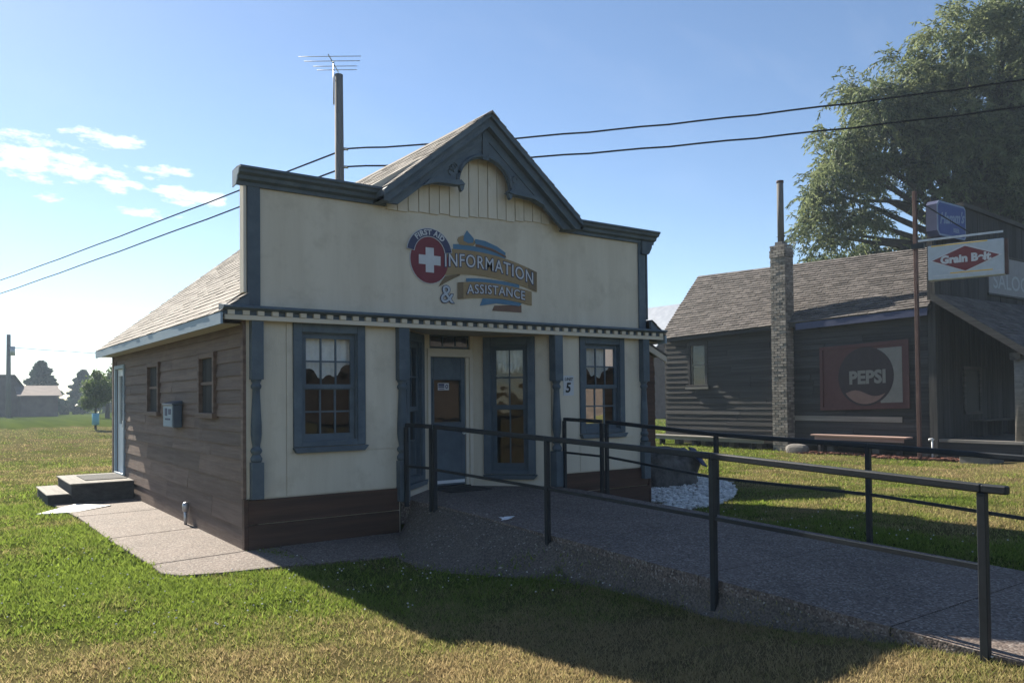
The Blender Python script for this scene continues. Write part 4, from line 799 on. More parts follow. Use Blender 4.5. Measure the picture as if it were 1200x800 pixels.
# soft drink sign on the wall
PS = thing('wall_sign', 'faded red square PEPSI sign with a dark disc on the weathered wall', 'sign', (18.4, 3.3, 1.2))
TP = lambda x, y, z: (wu - .036 - y, x, z + (x - 3.3) * -.03 + .02)
part('board', MB(TP).box(1.98, 4.62, .0, .03, 1.27, 3.10), 'pepsired', PS); mb = MB(TP); mb.box(1.96, 2.06, .031, .06, 1.25, 3.12); mb.box(4.54, 4.64, .031, .06, 1.25, 3.12); mb.box(2.06, 4.54, .031, .058, 3.02, 3.12); mb.box(2.06, 4.54, .031, .058, 1.25, 1.35); part('frame', mb, 'pepsired', PS)
n = 40; PC, PZ, PR = 3.22, 2.18, .83
part('grey_panel', MB(TP).prism([(2.16, 1.42), (2.78, 1.42), (2.9, 2.2), (2.86, 2.94), (2.16, 2.94)], .031, .036), 'pepsigrey', PS)
part('disc', MB(TP).prism([(PC + PR * math.cos(2 * math.pi * k / n), PZ + PR * math.sin(2 * math.pi * k / n)) for k in range(n)], .037, .042), 'pepsidark', PS)
lo = [(PC + .74 * math.cos(a_), PZ - .02 + .76 * math.sin(a_)) for a_ in np.linspace(math.radians(218), math.radians(325), 14)]
up_ = [(lo[-1][0] + (lo[0][0] - lo[-1][0]) * t, lo[-1][1] + (lo[0][1] - lo[-1][1]) * t + .085 * math.sin(t * 6.28) * (1 if True else 0)) for t in np.linspace(.05, .95, 10)]
part('wave', MB(TP).prism(lo + up_, .0425, .046), 'pepsipink', PS)
lettering('lettering', 'PEPSI', .50, lambda x, y, z: TP(PC - .06 - x, .047 + z, 2.14 + y), 'pepsigrey', PS, bold=.022, spacing=1.02, depth=.004, xs=.98)
# sign pole with two projecting signs
PO = thing('sign_pole', 'tall thin rusty steel pole standing before the weathered wall', 'pole', (17.72, 1.36, 0))
part('shaft', MB().box(17.675, 17.765, 1.315, 1.405, -.05, 6.95), 'rust', PO, bevel=.008)
GD = Vector((.272, -.962, 0)); GO = Vector((17.72, 1.36, 0)); GN = Vector((-.962, -.272, 0))
TG = lambda x, y, z: tuple(GO + GD * x + GN * y + Vector((0, 0, z)))
part('arm', MB(TG).box(.06, 1.95, -.025, .025, 5.62, 5.67), 'galv', PO); part('brace', MB(TG).bar((.06, 0, 6.75), (1.9, .0, 5.68), .03, .03) if False else MB().bar(TG(.06, .0, 6.70), TG(1.25, .0, 5.70), .03, .03), 'steel', PO)
part('clamp', MB(TG).box(-.09, .2, -.08, .08, 5.45, 5.58), 'steel', PO)
GB = thing('beer_sign', 'white hanging beer sign box with red diamond and yellow edge', 'sign', tuple(GO + GD * 1.1 + Vector((0, 0, 4.6))))
gx0, gx1, g0, g1 = .30, 1.98, 4.58, 5.47
part('box', MB(TG).box(gx0, gx1, -.11, .11, g0, g1), 'gbwhite', GB, bevel=.02)
part('side_case', MB(TG).box(gx1 + .001, gx1 + .07, -.10, .10, g0 + .02, g1 - .02), 'rust', GB)
for h_ in (.45, 1.8): part('hanger', MB(TG).box(h_ - .015, h_ + .015, -.012, .012, g1, 5.62), 'steel', GB)
mcx, mcz = 1.14, (g0 + g1) / 2 + .05
part('yellow_stripe', MB(TG).box(gx0 + .08, gx1 - .35, .111, .114, g1 - .035, g1 - .008), 'gbyellow', GB); part('yellow_stripe', MB(TG).box(gx0 + .5, gx1 - .25, .111, .114, g0 + .135, g0 + .16), 'gbyellow', GB)
part('rim_line', MB(TG).box(gx0 + .1, gx1 - .05, .111, .114, g0 + .10, g0 + .118), 'signwhite', GB)
part('diamond_edge', MB(TG).prism([(mcx - .80, mcz), (mcx, mcz - .345), (mcx + .80, mcz), (mcx, mcz + .345)], .111, .114), 'signwhite', GB)
part('diamond', MB(TG).prism([(mcx - .74, mcz - .0), (mcx, mcz - .32), (mcx + .74, mcz), (mcx, mcz + .30)], .1145, .118), 'gbred', GB)
lettering('lettering', 'Grain Belt', .265, lambda x, y, z: TG(mcx + x, .121 + z, mcz + y - .01), 'signwhite', GB, bold=.014, spacing=1.0, depth=.004)
BL = thing('beer_sign', 'square blue lightbox sign with pale script lettering above the hanging beer sign', 'sign', (18.7, .9, 5.8))
rp = [(17.96 + .12, 5.78), (19.42, 5.78), (19.50, 5.86), (19.50, 6.60), (19.42, 6.68), (18.06, 6.68), (17.96, 6.58), (17.96, 5.90)]
part('case', MB().prism(rp, .92, 1.20), 'navy', BL); part('rim', MB().prism(rp, .912, .919), 'hpale', BL)
part('face', MB().prism([(18.02 + .08, 5.83), (19.38, 5.83), (19.45, 5.89), (19.45, 6.57), (19.38, 6.63), (18.10, 6.63), (18.02, 6.55), (18.02, 5.92)], .905, .911), 'hblue', BL)
lettering('lettering', "Hamm's", .40, lambda x, y, z: (18.72 + x, .902 - z, 6.28 + y + x * .12), 'hpale', BL, bold=.012, shear=.35, depth=.003); lettering('lettering', 'BEER', .15, lambda x, y, z: (18.95 + x, .902 - z, 5.98 + y), 'hpale', BL, bold=.004, depth=.003)
part('bracket', MB().bar((18.2, 1.2, 6.2), (18.2, v0 - .05, 6.2), .05, .05), 'steel', BL)
BN = thing('sign_board', 'weathered grey-white sign board with faded lettering on the old false front', 'sign', (24, v0 - .06, 4.55))
part('board', MB().box(21.62, 26.4, v0 - .085, v0 - .05, 4.57, 5.66), 'banner', BN); mb = MB(); mb.box(21.56, 26.46, v0 - .1, v0 - .051, 4.51, 4.57); mb.box(21.56, 26.46, v0 - .1, v0 - .051, 5.66, 5.72); part('frame', mb, 'greywood_x', BN)
lettering('lettering', 'SALOON', .62, lambda x, y, z: (23.35 + x, v0 - .088 - z, 4.93 + y), 'bannertext', BN, bold=.006, depth=.003, xs=1.2)

# ------------------------------------------------------------------ far shed with a metal roof behind the old building
FS = thing('metal_roof_shed', 'distant shed with a blue-grey metal roof left of the old building', 'shed', (44, 34, 0))
part('walls', MB().prism([(40.2, 0), (48, 0), (48, 5.2), (44.1, 8.6), (40.2, 5.0)], 33.2, 43), 'barn', FS)
for s in (-1, 1): part('roof_panel', MB().prism([(44.1 + s * 4.4, 4.75), (44.1, 8.75), (44.1, 8.85), (44.1 + s * 4.4, 4.85)], 32.2, 43.5), 'metalroof', FS)

# ------------------------------------------------------------------ utility pole, antenna, wires
UP = thing('utility_pole', 'weathered wooden utility pole rising behind the cream false front', 'pole', (7.75, 15.0, 0))
part('shaft', MB().tube([(7.85, 15.05, -.1), (7.78, 15.02, 6), (7.74, 14.97, 12.28)], [.17, .155, .135], 12), 'pole', UP)
for z_ in (9.85, 9.26): part('insulator', MB().tube([(7.86, 14.9, z_), (8.0, 14.85, z_)], .05, 8), 'galv', UP)
AN = thing('antenna', 'thin rooftop style television antenna fixed to the pole top', 'antenna', (7.6, 14.9, 11.9))
A0 = Vector((7.60, 15.06, 12.30)); rt = Vector((.81, -.586, 0)).normalized(); fd = Vector((.586, .81, 0))
part('mast', MB().tube([tuple(A0 + Vector((0, 0, -1.0))), tuple(A0 + Vector((0, 0, .42)))], .022, 6), 'galv', AN)
part('boom', MB().tube([tuple(A0 - fd * .75 + Vector((0, 0, .32))), tuple(A0 + fd * .75 + Vector((0, 0, .36)))], .018, 6), 'galv', AN)
for k, (t, hl, dz) in enumerate(((-.55, 1.0, .0), (-.2, .9, .0), (.2, .72, .0), (.5, .66, .0))):
    c_ = A0 + fd * t + Vector((0, 0, .34)); part('element', MB().tube([tuple(c_ - rt * hl), tuple(c_ + rt * hl)], .013, 5), 'galv', AN)
def wire(label, pts, r=.02, sag=.6, grp='overhead wires'):
    P_ = []
    for (a, b) in zip(pts, pts[1:]):
        a, b = Vector(a), Vector(b); n = 26
        for k in range(n + (1 if b == Vector(pts[-1]) else 0)):
            t = k / n; p = a.lerp(b, t); p.z -= sag * 4 * t * (1 - t); p.z += .012 * math.sin(t * 55) ; P_.append(tuple(p))
    return tag(part('wire', MB().tube(P_, [r if q_[1] > 15 else r * (.62 + .38 * max(0, q_[1] + 15) / 30) for q_ in P_], 5), 'wire', loc=pts[0]), label, 'wire', grp)
def far_left(u, v, z): return (u, v, z)
wire('upper overhead cable running across behind the peak of the gable', [(-5.5, 107, 12.4), (7.95, 14.87, 9.86), (17.5, -2.4, 8.75), (24.5, -15.2, 9.2)], .030, .25)
wire('lower overhead cable running across behind the peak of the gable', [(-5.5, 107, 11.0), (7.95, 14.87, 9.27), (17.5, -2.4, 8.14), (24.5, -15.2, 8.6)], .030, .25)
FP = thing('utility_pole', 'distant wooden utility pole at the far left edge of the field', 'pole', (3.56, 93.5, 0)); part('shaft', MB().tube([(3.56, 93.5, -.2), (3.56, 93.5, 9.1)], [.27, .2], 8), 'pole', FP); part('transformer', MB().tube([(3.9, 93.4, 6.8), (3.9, 93.4, 7.8)], .28, 8), 'galv', FP)
wire('thin distant wire strung from the far pole over the field', [(3.56, 93.5, 7.7), (40, 82, 6.0)], .035, .3)

# ------------------------------------------------------------------ trees
def leaves_mesh(name, P, D, Lh, Wh, rnd, mat, parent, kind=None):
    """P centres, D leaf axis, half length/width arrays -> diamond leaves in one mesh"""
    n = len(P); up = RNG.normal(size=(n, 3)); s = np.cross(D, up); s /= np.linalg.norm(s, axis=1)[:, None] + 1e-9
    a = P - D * Lh[:, None]; c = P + D * Lh[:, None]; b = P + s * Wh[:, None]; d = P - s * Wh[:, None]
    V_ = np.stack([a, b, c, d], 1).reshape(-1, 3); off = np.array(world_loc(parent)); V_ = V_ - off
    me = bpy.data.meshes.new(name); me.vertices.add(4 * n); me.vertices.foreach_set('co', V_.ravel().astype(np.float32))
    me.loops.add(4 * n); me.loops.foreach_set('vertex_index', np.arange(4 * n, dtype=np.int32)); me.polygons.add(n)
    me.polygons.foreach_set('loop_start', np.arange(0, 4 * n, 4, dtype=np.int32)); me.update(calc_edges=True)
    at_ = me.attributes.new('rnd', 'FLOAT', 'POINT'); at_.data.foreach_set('value', np.repeat(rnd, 4).astype(np.float32)); me.materials.append(M[mat])
    o = bpy.data.objects.new(name, me); COL.objects.link(o); o.parent = parent
    if kind: o['kind'] = kind
    return o
def bough(p, q, r0, r1, wob=.3, n=7):
    p, q = Vector(p), Vector(q); pts = []
    for k in range(n + 1):
        t = k / n; w = math.sin(t * math.pi) * wob; pts.append(tuple(p.lerp(q, t) + Vector((random.uniform(-w, w) * .5, random.uniform(-w, w) * .5, w * .6))))
    return pts, [r0 + (r1 - r0) * k / n for k in range(n + 1)]
# big willow behind the old building
WI = thing('willow_tree', 'tall willow with drooping olive foliage rising behind the old shingle roof', 'tree', (38.2, 8.2, 0))
def cpt(px_i, py_i, dist): d = c_f + c_r * ((px_i - 600) / 933.93) - c_u * ((py_i - 445.8) / 933.93); return CAM + d * dist
tb = Vector((38.2, 8.2, 0)); fork = Vector((38.0, 8.3, 7.0))
mb = MB(); mb.tube([tuple(tb), tuple(tb + Vector((.1, 0, 3))), tuple(fork)], [.75, .6, .5], 10)
lobes = []
for (lx, ly, lz, lr, dn) in ((32.5, 12.5, 10.2, 1.6, 1.), (32.9, 12.3, 12.2, 1.7, 1.), (32.0, 12.9, 9.0, 1.4, 1.), (33.4, 12.6, 9.2, 1.4, .9), (32.3, 12.8, 11.2, 1.2, .8), (40.5, 5.6, 10.6, 2.0, .8), (37.2, 8.0, 12.4, 1.5, .8), (38.9, 6.6, 11.2, 1.5, .7), (35.2, 10.6, 12.9, 1.6, .9), (33.1, 12.0, 13.9, 1.8, 1.), (34.1, 11.0, 13.9, 1.9, .8), (33.9, 11.2, 15.4, 1.6, .8), (35.4, 9.6, 16.4, 2.0, 1.), (36.7, 8.6, 18.0, 2.0, 1.), (35.2, 10.2, 14.6, 1.7, .7),
                             (38.4, 7.2, 18.3, 2.1, 1.), (40.0, 5.6, 17.6, 2.4, 1.), (37.8, 7.4, 15.6, 2.0, .9), (39.6, 6.4, 14.6, 2.2, 1.), (36.4, 8.6, 13.6, 1.9, .9), (38.3, 6.9, 12.9, 1.7, .9), (40.6, 5.0, 12.4, 2.0, 1.), (34.4, 11.4, 11.9, 1.4, .7), (36.2, 9.8, 11.9, 1.2, .5), (41.4, 4.0, 15.2, 2.4, 1.), (39.0, 9.5, 16.0, 2.4, .8), (36.2, 11.5, 14.5, 2.0, .7), (42.5, 6.5, 13.5, 2.5, .8), (41, 9, 18, 2.3, .7), (38.6, 7.6, 19.2, 1.1, .7), (38.4, 8.6, 10.6, 1.6, 1.2), (36.4, 9.6, 10.6, 1.4, 1.2), (37.6, 8.6, 10.9, 1.5, 1.3), (37.0, 8.9, 13.2, 1.6, 1.1), (39.2, 7.3, 9.9, 1.5, 1.2), (38.6, 7.6, 13.8, 1.7, 1.1), (35.6, 10.0, 13.3, 1.4, 1.), (40.2, 6.6, 9.4, 1.7, .9), (36.9, 9.4, 14.6, 1.8, .9), (42.4, 4.4, 10.4, 1.9, .9), (38.0, 9.0, 13.0, 1.8, .8), (43.5, 3.0, 12.5, 2.2, .9), (40.6, 7.2, 11.6, 1.6, .9), (42.8, 3.4, 17.4, 2.2, .9)):
    lobes.append((Vector((lx, ly, lz)), lr, dn))
for c, r, dn in lobes:
    pts, rr = bough(fork + Vector((random.uniform(-.3, .3), random.uniform(-.3, .3), random.uniform(-.8, .8))), c + Vector((0, 0, .2 * r)), .24, .05, .7); mb.tube(pts, rr, 6)
for q in (((38, 8.3, 6.5), (36.9, 9.6, 9.6), (34.6, 11.6, 11.3)), ((38, 8.3, 7), (38.6, 7.4, 12.5), (38.2, 7.2, 17))):
    mb.tube(q, [.4, .28, .1], 8)
mb.tube([(35.6, 10.2, 10.6), (34.8, 11.0, 11.0), (33.4, 12.2, 11.1), (32.4, 12.8, 10.6)], [.12, .09, .07, .03], 6)
part('trunk', mb, 'bark', WI)
Pl, Dl, Ll, Wl, Rl = [], [], [], [], []
for c, r, dn in lobes:
    for cl_i in range(int(10.5 * dn * r * r / 3) + 4):            # leafy sprays with gaps; random tone plus top light put into the colour
        d0 = Vector((random.gauss(0, 1), random.gauss(0, 1), random.gauss(0, 1))); d0.normalize()
        if d0.z < -.5: d0.z *= -.6
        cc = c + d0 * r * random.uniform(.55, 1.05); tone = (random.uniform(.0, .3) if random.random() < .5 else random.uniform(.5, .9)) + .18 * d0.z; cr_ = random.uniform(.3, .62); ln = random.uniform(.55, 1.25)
        for k in range(int(random.uniform(13, 27))):
            d = d0 * .8 + Vector((random.gauss(0, .6), random.gauss(0, .6), random.gauss(0, .5))); p = cc + Vector((random.gauss(0, .5), random.gauss(0, .5), random.gauss(0, .35))) * cr_
            vel = Vector((d.x * .6, d.y * .6, max(d.z, 0) * .6 + .25)); L_ = ln * random.uniform(.6, 1.6); n = int(L_ / .10); vel.normalize(); droop = random.uniform(.09, .2)
            for s in range(n):
                vel = vel * (1 - droop) + Vector((random.uniform(-.12, .12), random.uniform(-.12, .12), -1)) * droop; vel.normalize(); p = p + vel * .10
                for j in range(2):
                    a_ = Vector((random.uniform(-1, 1), random.uniform(-1, 1), random.uniform(-1.0, .35))) * .9 + vel * .8; a_.normalize()
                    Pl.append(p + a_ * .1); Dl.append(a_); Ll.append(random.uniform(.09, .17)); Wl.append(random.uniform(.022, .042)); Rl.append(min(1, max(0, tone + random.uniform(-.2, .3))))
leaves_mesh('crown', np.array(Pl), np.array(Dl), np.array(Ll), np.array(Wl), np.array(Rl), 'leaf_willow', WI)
def broad(name, label, base, h, lobes_, leafmat, nl, ls, cat='tree', group=None, tr=.25):
    t = thing(name, label, cat, base, group); b = Vector(base); top = Vector((sum(l[0] for l in lobes_) / len(lobes_), sum(l[1] for l in lobes_) / len(lobes_), max(l[2] for l in lobes_)))
    mb = MB(); mb.tube([tuple(b - Vector((0, 0, .1))), tuple(b.lerp(Vector((b.x, b.y, h)), .45)), tuple(Vector((b.x, b.y, h * .8)))], [tr, tr * .7, tr * .25], 8)
    for l in lobes_:
        pts, rr = bough((b.x, b.y, min(h * .4, l[2])), l[:3], tr * .4, tr * .08, .2, 4); mb.tube(pts, rr, 5)
    part('trunk', mb, 'bark', t); P, R_ = [], []
    w = np.array([l[3] ** 2 for l in lobes_]); w = w / w.sum()
    for l, k in zip(lobes_, (w * nl).astype(int)):
        d = RNG.normal(size=(k, 3)); d /= np.linalg.norm(d, axis=1)[:, None]; rr = l[3] * RNG.uniform(.35, 1.08, k) ** .6; cl_ = .8 + .45 * np.sin(d[:, 0] * 7 + l[0]) * np.sin(d[:, 1] * 6 + l[1]) * np.sin(d[:, 2] * 7)
        P.append(np.array(l[:3]) + d * (rr * cl_)[:, None] * np.array([1, 1, l[4] if len(l) > 4 else 1.])); R_.append(np.clip(.35 + .3 * d[:, 2] + RNG.uniform(-.3, .3, k), 0, 1))  # leaf tone rises towards each lobe's top, top light put into the colour
    P = np.concatenate(P); R_ = np.concatenate(R_); n = len(P); D = RNG.normal(size=(n, 3)); D /= np.linalg.norm(D, axis=1)[:, None]
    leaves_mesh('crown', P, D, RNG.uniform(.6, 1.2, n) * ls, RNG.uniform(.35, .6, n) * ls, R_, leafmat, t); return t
def rlobes(cx_, cy_, z0, z1, rad, n, r): return [(cx_ + random.uniform(-1, 1) * rad, cy_ + random.uniform(-1, 1) * rad, z0 + (z1 - z0) * k / max(1, n - 1), r * random.uniform(.75, 1.2)) for k in range(n)]
broad('broadleaf_tree', 'dark leafy tree just above the ridge between chimney and sign pole', (41.0, 14.5, 0), 9.5, [(41.5, 14.0, 9.6, 1.3), (40.0, 15.4, 9.2, 1.5), (42.8, 13.0, 9.9, 1.3), (39.0, 16.4, 8.6, 1.4), (41, 14.5, 7, 2.2), (44.0, 11.8, 9.6, 1.4), (37.6, 17.4, 8.4, 1.2)], 'leaf_dark', 9000, .17)
broad('broadleaf_tree', 'dark tree behind the false front at the right edge of the photo', (46.0, 6.0, 0), 11, [(45, 6.5, 9.5, 2.0), (47.5, 4.5, 9.8, 2.2), (46, 6, 7, 3.0), (50, 2.5, 9.5, 2.5), (43.5, 8.2, 9.0, 1.6)], 'leaf_dark', 7000, .2)
def conifer(label, base, h, r, nl, ls):
    t = thing('conifer_tree', label, 'tree', base, 'rounded conifers beyond the field'); part('trunk', MB().tube([(base[0], base[1], -.2), (base[0], base[1], h * .9)], [.3, .05], 6), 'bark', t)
    zf = RNG.uniform(0, 1, nl) ** 1.25; ang = RNG.uniform(0, 2 * math.pi, nl); prof = r * (1 - zf) ** .62 * (.8 + .2 * np.sin(zf * 40 + 3 * ang)) * np.where(zf < .08, .75 + zf * 3, 1); rr = prof * RNG.uniform(.45, 1.0, nl) ** .5 * (.9 + .18 * np.sin(ang * 5 + zf * 9))
    P = np.stack([base[0] + rr * np.cos(ang), base[1] + rr * np.sin(ang), .3 + zf * (h - .3)], 1); D = np.stack([np.cos(ang), np.sin(ang), RNG.uniform(-.3, .8, nl)], 1); D /= np.linalg.norm(D, axis=1)[:, None]
    leaves_mesh('crown', P, D, RNG.uniform(.7, 1.3, nl) * ls, RNG.uniform(.3, .6, nl) * ls, RNG.uniform(0, 1, nl), 'leaf_con', t)
conifer('larger rounded conifer beyond the field at far left', (8.9, 118, 0), 7.3, 3.5, 5200, .36)
conifer('smaller rounded conifer beyond the field, right of the larger one', (15.1, 126, 0), 6.4, 3.0, 3600, .36)
YT = broad('young_tree', 'slender young tree with a pale blue trunk guard on the meadow', (4.93, 44.4, 0), 3.7, [(4.9, 44.4, 1.9, .75), (4.6, 44.2, 2.5, .6), (5.3, 44.6, 2.7, .6), (5.0, 44.4, 3.3, .4), (5.5, 44.2, 2.1, .6), (4.5, 44.6, 1.6, .5)], 'leaf_young', 4200, .085, tr=.07)
part('trunk_guard', MB().tube([(4.93, 44.4, .3), (4.93, 44.4, 1.0)], .2, 10), 'tube', YT)
broad('broadleaf_tree', 'loose pale green tree just left of the rear corner of brown siding', (11.5, 82, 0), 5.6, [(11, 82, 3.2, 1.7), (12.6, 82, 3.0, 1.6), (10.4, 82.5, 2.4, 1.3), (12, 81, 4.4, 1.1), (13.8, 82, 2.5, 1.6)], 'leaf_young', 4200, .2)
# far barn, low shed, hedge
BA = thing('barn', 'dark distant barn at the far left edge beyond the field', 'barn', (2.5, 104, 0)); part('walls', MB().prism([(-2.5, 0), (5.4, 0), (5.4, 3.6), (4.6, 4.7), (-1.7, 4.7), (-2.5, 3.6)], 103, 110), 'barn', BA)
part('roof', MB().prism([(-2.8, 3.5), (-1.8, 4.85), (4.7, 4.85), (5.7, 3.5), (5.7, 3.65), (4.8, 5.0), (-1.9, 5.0), (-2.8, 3.65)], 102.6, 110.4), 'shingle2', BA)
LS = thing('low_shed', 'low distant shed beside the dark barn beyond the field', 'shed', (6.9, 100, 0)); part('walls', MB().box(5.1, 8.9, 99, 103, -.1, 2.4), 'barn', LS); part('roof', MB().hexa([(4.7, 98.5, 2.35), (9.3, 98.5, 2.35), (9.3, 103.4, 3.6), (4.7, 103.4, 3.6), (4.7, 98.5, 2.45), (9.3, 98.5, 2.45), (9.3, 103.4, 3.7), (4.7, 103.4, 3.7)]), 'barn', LS)
hg = bpy.data.objects.new('hedge', None)
n = 9000; P = np.stack([RNG.uniform(-60, 120, n), 112 + RNG.uniform(-1, 1, n), RNG.uniform(0, 1, n) ** .8], 1); P[:, 2] *= 1.9 + .5 * np.sin(P[:, 0] * .9) + .3 * np.sin(P[:, 0] * 2.3); D = RNG.normal(size=(n, 3)); D /= np.linalg.norm(D, axis=1)[:, None]
bpy.data.objects.remove(hg)
ho = leaves_mesh('hedge', P, D, RNG.uniform(.25, .55, n), RNG.uniform(.2, .4, n), RNG.uniform(0, .6, n), 'leaf_con', None, 'stuff'); tag(ho, 'low dark hedge line along the far side of the field', 'hedge')

# ------------------------------------------------------------------ across the way, behind the camera: seen only mirrored in the window glass
OB = thing('log_building', 'brown plank building across the lawn mirrored in the front windows', 'building', (14, -30, 0))
part('walls', MB().box(4, 48, -34, -28, -.1, 3.4), 'greywood', OB)  # lengthened to the right to keep bright sky out of the right window
M['logs'] = surf('dark_log_siding', (.030, .022, .017), (.055, .040, .031), (.8, 10, 14), .8, .3, 40, .2)
for k in range(14): part('plank', MB().box(4, 48, -28, -27.97 + .01 * (k % 2), .02 + k * .24, .245 + k * .24), 'logs', OB)
part('roof', MB(lambda x, y, z: (y, x, z)).prism([(-27.4, 3.2), (-31, 5.6), (-34.6, 3.2), (-34.6, 3.35), (-31, 5.8), (-27.4, 3.35)], 3.4, 48.6), 'shingle2', OB)
for k, (x, y, h) in enumerate(((-22, -24, 9), (-30, -18, 11), (-14, -32, 10), (0, -40, 10), (30, -36, 11))):
    broad('broadleaf_tree', ('nearest', 'tallest', 'second', 'middle', 'last')[k] + ' leafy tree across the lawn mirrored in the window glass', (x, y, 0), h, rlobes(x, y, h * .35, h * .95, h * .2, 7, h * .22), 'leaf_dark', 1600, .5)

# ------------------------------------------------------------------ grass blades
EXC = [[(-.05, -.1), (BW + .05, -.1), (BW + .05, BD), (-.05, BD)], [(-1.30, 6.4), (-.0, 6.4), (-.0, -.06), (.37, -1.2), (-.05, -1.12), (-.6, -1.04), (-.93, -.92), (-1.04, -.7), (-1.04, -.2), (-1.13, 1.84), (-1.2, 4.23)],
       [(.3, .0), (2.1, .0), (2.1, -1.25), (1.2, -1.33), (.3, -1.17)], [(a_ + (.6 * (2.13 - a_) if b_ < -2.5 else .08), b_) for a_, b_ in zip(outer, vsl)] + [(2.1, -10), (4.55, -10), (4.55, 0)], GP, [(su0, sv0), (su1, sv0), (su1, sv1), (su0, sv1)], [(17.5, -.9), (29, -.9), (29, 12), (18.0, 12), (18.0, 5.4), (17.5, .3)],
       [(-1.4, 6.0), (0, 6.0), (0, 8), (-1.4, 8)], [(-1.6, 4.96), (-1.1, 4.82), (-.5, 5.2), (-1.0, 5.75)]]
def scatter(n, dmin, dmax, power=1.0):
    a0, a1 = -.05, 1.33      # azimuth range seen from the camera, from +Y towards +X
    th = RNG.uniform(a0 - .08, a1 + .05, n); r = dmin + (dmax - dmin) * RNG.uniform(0, 1, n) ** power
    return CAM.x + np.sin(th) * r, CAM.y + np.cos(th) * r
bu, bv_, bs = [], [], []
for n, a_, b_, s in ((330000, 3.6, 9.0, 1.0), (260000, 9.0, 16.0, 1.45), (150000, 16.0, 28.0, 2.1), (60000, 28, 60, 3.2)):
    x, y = scatter(n, a_, b_); keep = np.ones(n, bool)
    jx = (fbm(x * 5, y * 5) - .5) * .30 + RNG.normal(0, .035, n)
    for q_, pl_ in enumerate(EXC): keep &= ~inside(x + (jx if q_ in (3, 4) else RNG.normal(0, .03, n)), y + (RNG.normal(0, .02, n) if q_ != 0 else 0), pl_)
    bare = fbm(x * 1.9 + 9, y * 1.9 + 5) * .9 + .28; keep &= (RNG.uniform(0, 1, n) < np.where((x > .2) & (x < 2.1) & (y > -3.0) & (y < -1.2), .25, np.clip((fbm(x * 1.9 + 9, y * 1.9 + 5) - .28) * 4.5, .3, 1)))
    bu.append(x[keep]); bv_.append(y[keep]); bs.append(np.full(keep.sum(), s))
bu = np.concatenate(bu); bv_ = np.concatenate(bv_); bs = np.concatenate(bs); n = len(bu)
dr = dryness(bu, bv_) + RNG.normal(0, .16, n); lush = smooth(.35, -.1, dr)
tuft = .65 + .9 * fbm(bu * 9, bv_ * 9); H = (.014 + .030 * RNG.uniform(0, 1, n) ** 1.5 + .018 * lush) * tuft * (.75 + .25 * bs); Wd = (.0030 + .0025 * RNG.uniform(0, 1, n) + .002 * lush) * bs
broadl = (RNG.uniform(0, 1, n) < .28 * lush); Wd = np.where(broadl, Wd * 2.6, Wd); H = np.where(broadl, H * .85, H)
th = RNG.uniform(0, 2 * math.pi, n); ph = RNG.uniform(0, 2 * math.pi, n); ln = RNG.uniform(.2, 1.15, n) * H
uo_ = np.interp(-bv_, -np.array(vsl), np.array(outer)); tt_ = np.clip((2.15 - bu) / (2.15 - uo_ + 1e-6), 0, 1); on_ = (bu > uo_) & (bu < 2.15) & (bv_ < 0) & (bv_ > vsl[-1]); zr_ = .40 + .0333 * np.minimum(bv_ + .8, 0) - .012
zg = gz(bu, bv_); zg = np.where(on_, zg + (zr_ - zg) * (1 - tt_) ** np.where(bv_ > -3, 1.25, 2.5), zg) - .004; base = np.stack([bu, bv_, zg], 1); side = np.stack([np.cos(th), np.sin(th), np.zeros(n)], 1) * Wd[:, None]
tip = base + np.stack([np.cos(ph) * ln, np.sin(ph) * ln, H], 1)
V_ = np.stack([base - side, base + side, tip], 1).reshape(-1, 3).astype(np.float32)
me = bpy.data.meshes.new('grass'); me.vertices.add(3 * n); me.vertices.foreach_set('co', V_.ravel()); me.loops.add(3 * n); me.loops.foreach_set('vertex_index', np.arange(3 * n, dtype=np.int32)); me.polygons.add(n); me.polygons.foreach_set('loop_start', np.arange(0, 3 * n, 3, dtype=np.int32)); me.update(calc_edges=True)
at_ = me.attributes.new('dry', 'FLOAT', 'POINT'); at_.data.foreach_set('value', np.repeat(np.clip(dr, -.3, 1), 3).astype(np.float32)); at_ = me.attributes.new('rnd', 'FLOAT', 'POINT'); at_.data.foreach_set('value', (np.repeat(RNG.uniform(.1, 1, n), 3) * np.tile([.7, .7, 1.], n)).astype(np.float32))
me.materials.append(M['blades']); gro = bpy.data.objects.new('grass', me); COL.objects.link(gro); gro['kind'] = 'stuff'; tag(gro, 'short mown grass of the lawn, green by the paths and straw coloured in the open', 'grass')

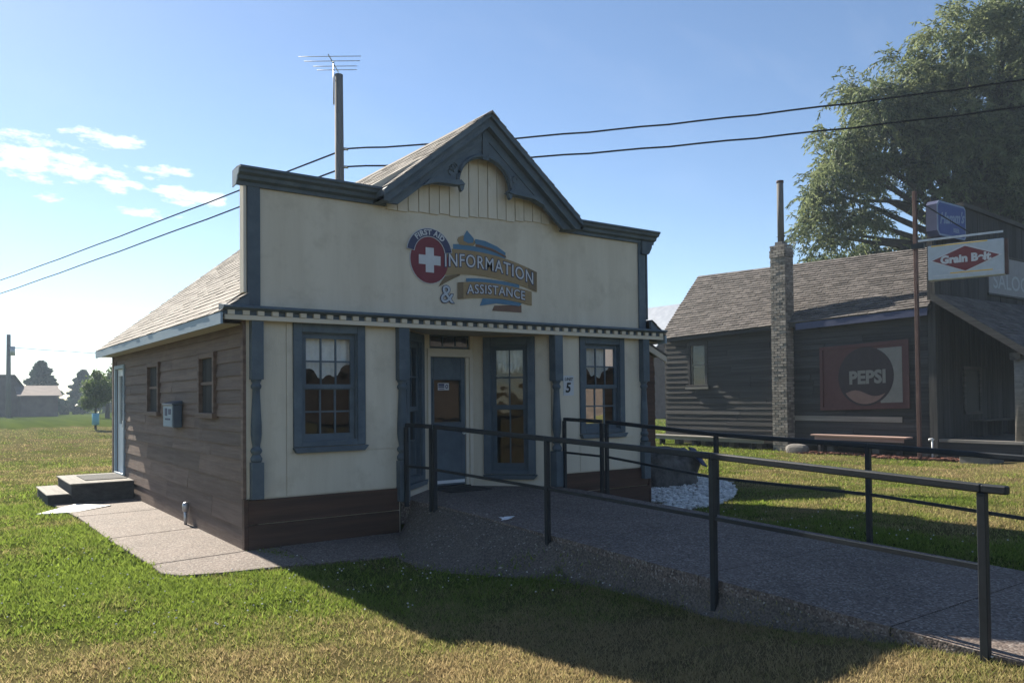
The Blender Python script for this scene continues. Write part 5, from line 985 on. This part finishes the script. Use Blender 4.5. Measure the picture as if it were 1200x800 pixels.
mb = MB()
for k_ in range(420):
    v_ = random.uniform(-3.6, -.05); u_ = random.uniform(.75, 2.4); zt = None
    i_ = max(0, min(len(vsl) - 2, sum(1 for q_ in vsl if q_ > v_) - 1)); tt = (vsl[i_] - v_) / (vsl[i_] - vsl[i_ + 1] + 1e-9); uo = outer[i_] + (outer[i_ + 1] - outer[i_]) * tt
    if u_ < uo - .25: continue
    if u_ < uo: z = float(gz(u_, v_))
    elif u_ > 2.13: z = rampz(v_)
    else: t = (2.15 - u_) / (2.15 - uo); zb = float(gz(u_, v_)); z = zb + (rampz(v_) - .012 - zb) * (1 - t) ** 1.25
    s_ = random.uniform(.005, .014) * (1.6 if random.random() < .05 else 1); a_ = random.uniform(0, 6.28)
    mb.add([(u_ + p[0] * s_ * 1.3, v_ + p[1] * s_, z + .002 + p[2] * s_ * .7) for p in ico], icf, random.random() ** 2)
tag(part('loose_pebbles', mb, 'brick', kind='stuff', rnd=True), 'loose pale pebbles strewn over the worn edge of the ramp', 'pebbles')
mb = MB(); xs_, ys_ = scatter(900, 3.8, 12.0); keep = np.ones(len(xs_), bool)
for pl_ in EXC: keep &= ~inside(xs_, ys_, pl_)
keep &= (dryness(xs_, ys_) < .45)
for x, y in zip(xs_[keep], ys_[keep]):
    s_ = random.uniform(.006, .010); z = float(gz(x, y)) + random.uniform(.035, .06)
    mb.add([(x + p[0] * s_, y + p[1] * s_, z + p[2] * s_ * .8) for p in ico], icf, random.random())
tag(part('clover_heads', mb, 'stone', kind='stuff', rnd=True), 'tiny white clover heads dotted through the green lawn', 'clover')

# ------------------------------------------------------------------ summer haze
hz = bpy.data.meshes.new('haze'); hb_ = MB().box(-75, 125, -60, 142, -3, 23); hz.from_pydata(hb_.v, [], hb_.f); ho_ = bpy.data.objects.new('haze', hz); COL.objects.link(ho_); ho_['kind'] = 'stuff'; tag(ho_, 'thin pale summer haze over the whole place', 'haze')
hm = bpy.data.materials.new('haze_air'); hm.use_nodes = True; nt = hm.node_tree
for n_ in list(nt.nodes): nt.nodes.remove(n_)
pv = node(nt, 'ShaderNodeVolumePrincipled', {'Color': (.66, .82, 1.0, 1), 'Density': .0008, 'Anisotropy': .2}); no = node(nt, 'ShaderNodeOutputMaterial'); nt.links.new(pv.outputs[0], no.inputs['Volume']); hz.materials.append(hm)
